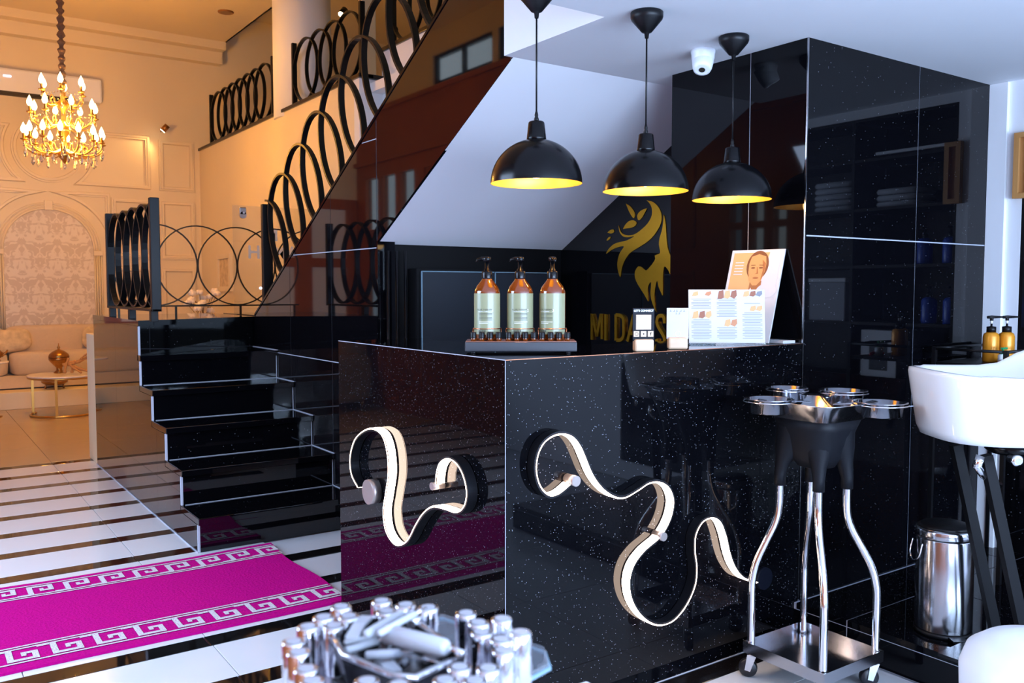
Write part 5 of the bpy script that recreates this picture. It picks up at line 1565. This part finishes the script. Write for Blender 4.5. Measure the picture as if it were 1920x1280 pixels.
for i, cpt in enumerate(caps):
    p_ = at(*cz(*cpt), z=CAPZ)
    loc = Vector((p_.x, p_.y, PZ))
    for q in placed:   # keep caps from running into each other
        d = Vector((loc.x - q.x, loc.y - q.y, 0))
        if d.length < .0195:
            d = d.normalized() if d.length > 1e-5 else Vector((1, 0, 0))
            loc = Vector((q.x, q.y, PZ)) + d * .0196
    placed.append(loc)
    lab_ = 'silver capped polish bottle, ' + where[i]
    if proto is None:
        proto = thing('polish_bottle', loc, lab_, 'polish bottle', 'silver capped polish bottles')
        MB().lathe([(.0085, 0), (.0095, .002), (.0095, .038), (.0075, .042), (.0065, .044)], O, 20).build('glass_bottle', 'polish', proto, local=True)
        cp = MB().lathe([(.0080, .043), (.0085, .044), (.0085, .0785), (.0080, .080), (.0072, .0803)], O, 28).build('cap', 'silvercap', proto, local=True)
        MB().lathe([(.0056, .0804), (.0056, .0808)], O, 20).build('cap_top', 'capsheen', cp, local=True)
    else:
        o = copy_tree(proto); o.location = loc; o['label'] = lab_
# dark chamfered tray with silver rim
tr_c = at(740, 1212, z=1.040)
tyv = thing('tool_tray', (tr_c.x, tr_c.y, PZ), 'black chamfered tray with a silver rim full of white nail tools', 'tray')
tray_px = [(482, 285), (562, 420), (830, 530), (962, 542), (1218, 425), (1130, 345), (900, 200), (660, 225)]
pts = [at(*cz(*p), z=1.040) for p in tray_px]
cen = sum(pts, Vector()) / len(pts)
inner = [cen + (p - cen) * .90 + Vector((0, 0, -.016)) for p in pts]
bot = [Vector((p.x, p.y, 1.012)) for p in [cen + (p - cen) * .84 for p in pts]]
k = len(pts)
MB().add(pts + inner, [(i, (i + 1) % k, k + (i + 1) % k, k + i) for i in range(k)]).add(inner, [tuple(range(k))]).add(pts + bot, [(i, (i + 1) % k, k + (i + 1) % k, k + i) for i in range(k)]).add(bot, [tuple(range(k))]).build('tray_dish', 'blacks', tyv)
MB().tube([p + (p - cen).normalized() * -.002 for p in pts], .0026, 6, True).build('rim', 'steel', tyv)
tz = 1.031
def tool(a, b, r, label, name='nail_tool', m='toolw', cap=True, z=tz, dz=0.0, flat_=False):
    A_, B_ = at(*cz(*a), z=z), at(*cz(*b), z=z + dz)
    r *= .62
    t = thing(name, (A_ + B_) / 2, label, 'nail tool', 'white tools in the tray')
    if flat_: MB().ribbon([A_, A_.lerp(B_, .5) + Vector((0, 0, .002)), B_], Vector((0, 0, 1)), r * .5, r * 2).build('body', m, t)
    else:
        MB().tube([A_, A_.lerp(B_, .04), A_.lerp(B_, .5), A_.lerp(B_, .94), B_], r, 12, radii=[r * .55, r, r, r * .95, r * .6]).build('body', m, t)
    if cap:
        d = (B_ - A_).normalized()
        MB().cyl(B_, B_ + d * .014, r * .5, r * .25, n=10).build('tip', 'silvercap', t)
    return t
MB().bbox(cen.x - .035, cen.x + .035, cen.y - .035, cen.y + .035, PZ, 1.012, .003).build('tray_support', 'blackp', tyv)
tool((790, 300), (1130, 385), .0115, 'thick white tube lying across the tray', 'white_tube', z=1.045)
tool((690, 310), (885, 195), .0055, 'white stick pointing up from the tray to the back bottles', z=1.049)
tool((760, 305), (960, 195), .0045, 'second white stick crossing beside the tube', z=1.051)
tool((620, 325), (700, 215), .0075, 'flat white wrapper at the back left of the tray', 'paper_wrapper', cap=False, z=1.047, flat_=True)
tool((580, 350), (760, 310), .003, 'thin white brush handle at the left of the tray', z=1.041)
tool((585, 395), (760, 340), .005, 'short white file on the left side of the tray', z=1.037)
tool((690, 420), (880, 405), .0055, 'white cotton swab pack in the middle of the tray', z=1.035)
tool((800, 400), (1000, 440), .004, 'pale clear stick below the white tube', m='acryl', z=1.035)
tool((1000, 440), (1080, 420), .005, 'small white cap at the right of the tray', z=1.033)
tool((770, 450), (850, 510), .0085, 'crumpled white tissue at the front of the tray', 'crumpled_tissue', cap=False, z=1.027, flat_=True)
tool((880, 455), (910, 460), .006, 'tiny white square at the front of the tray', 'paper_square', cap=False, z=1.025, flat_=True)
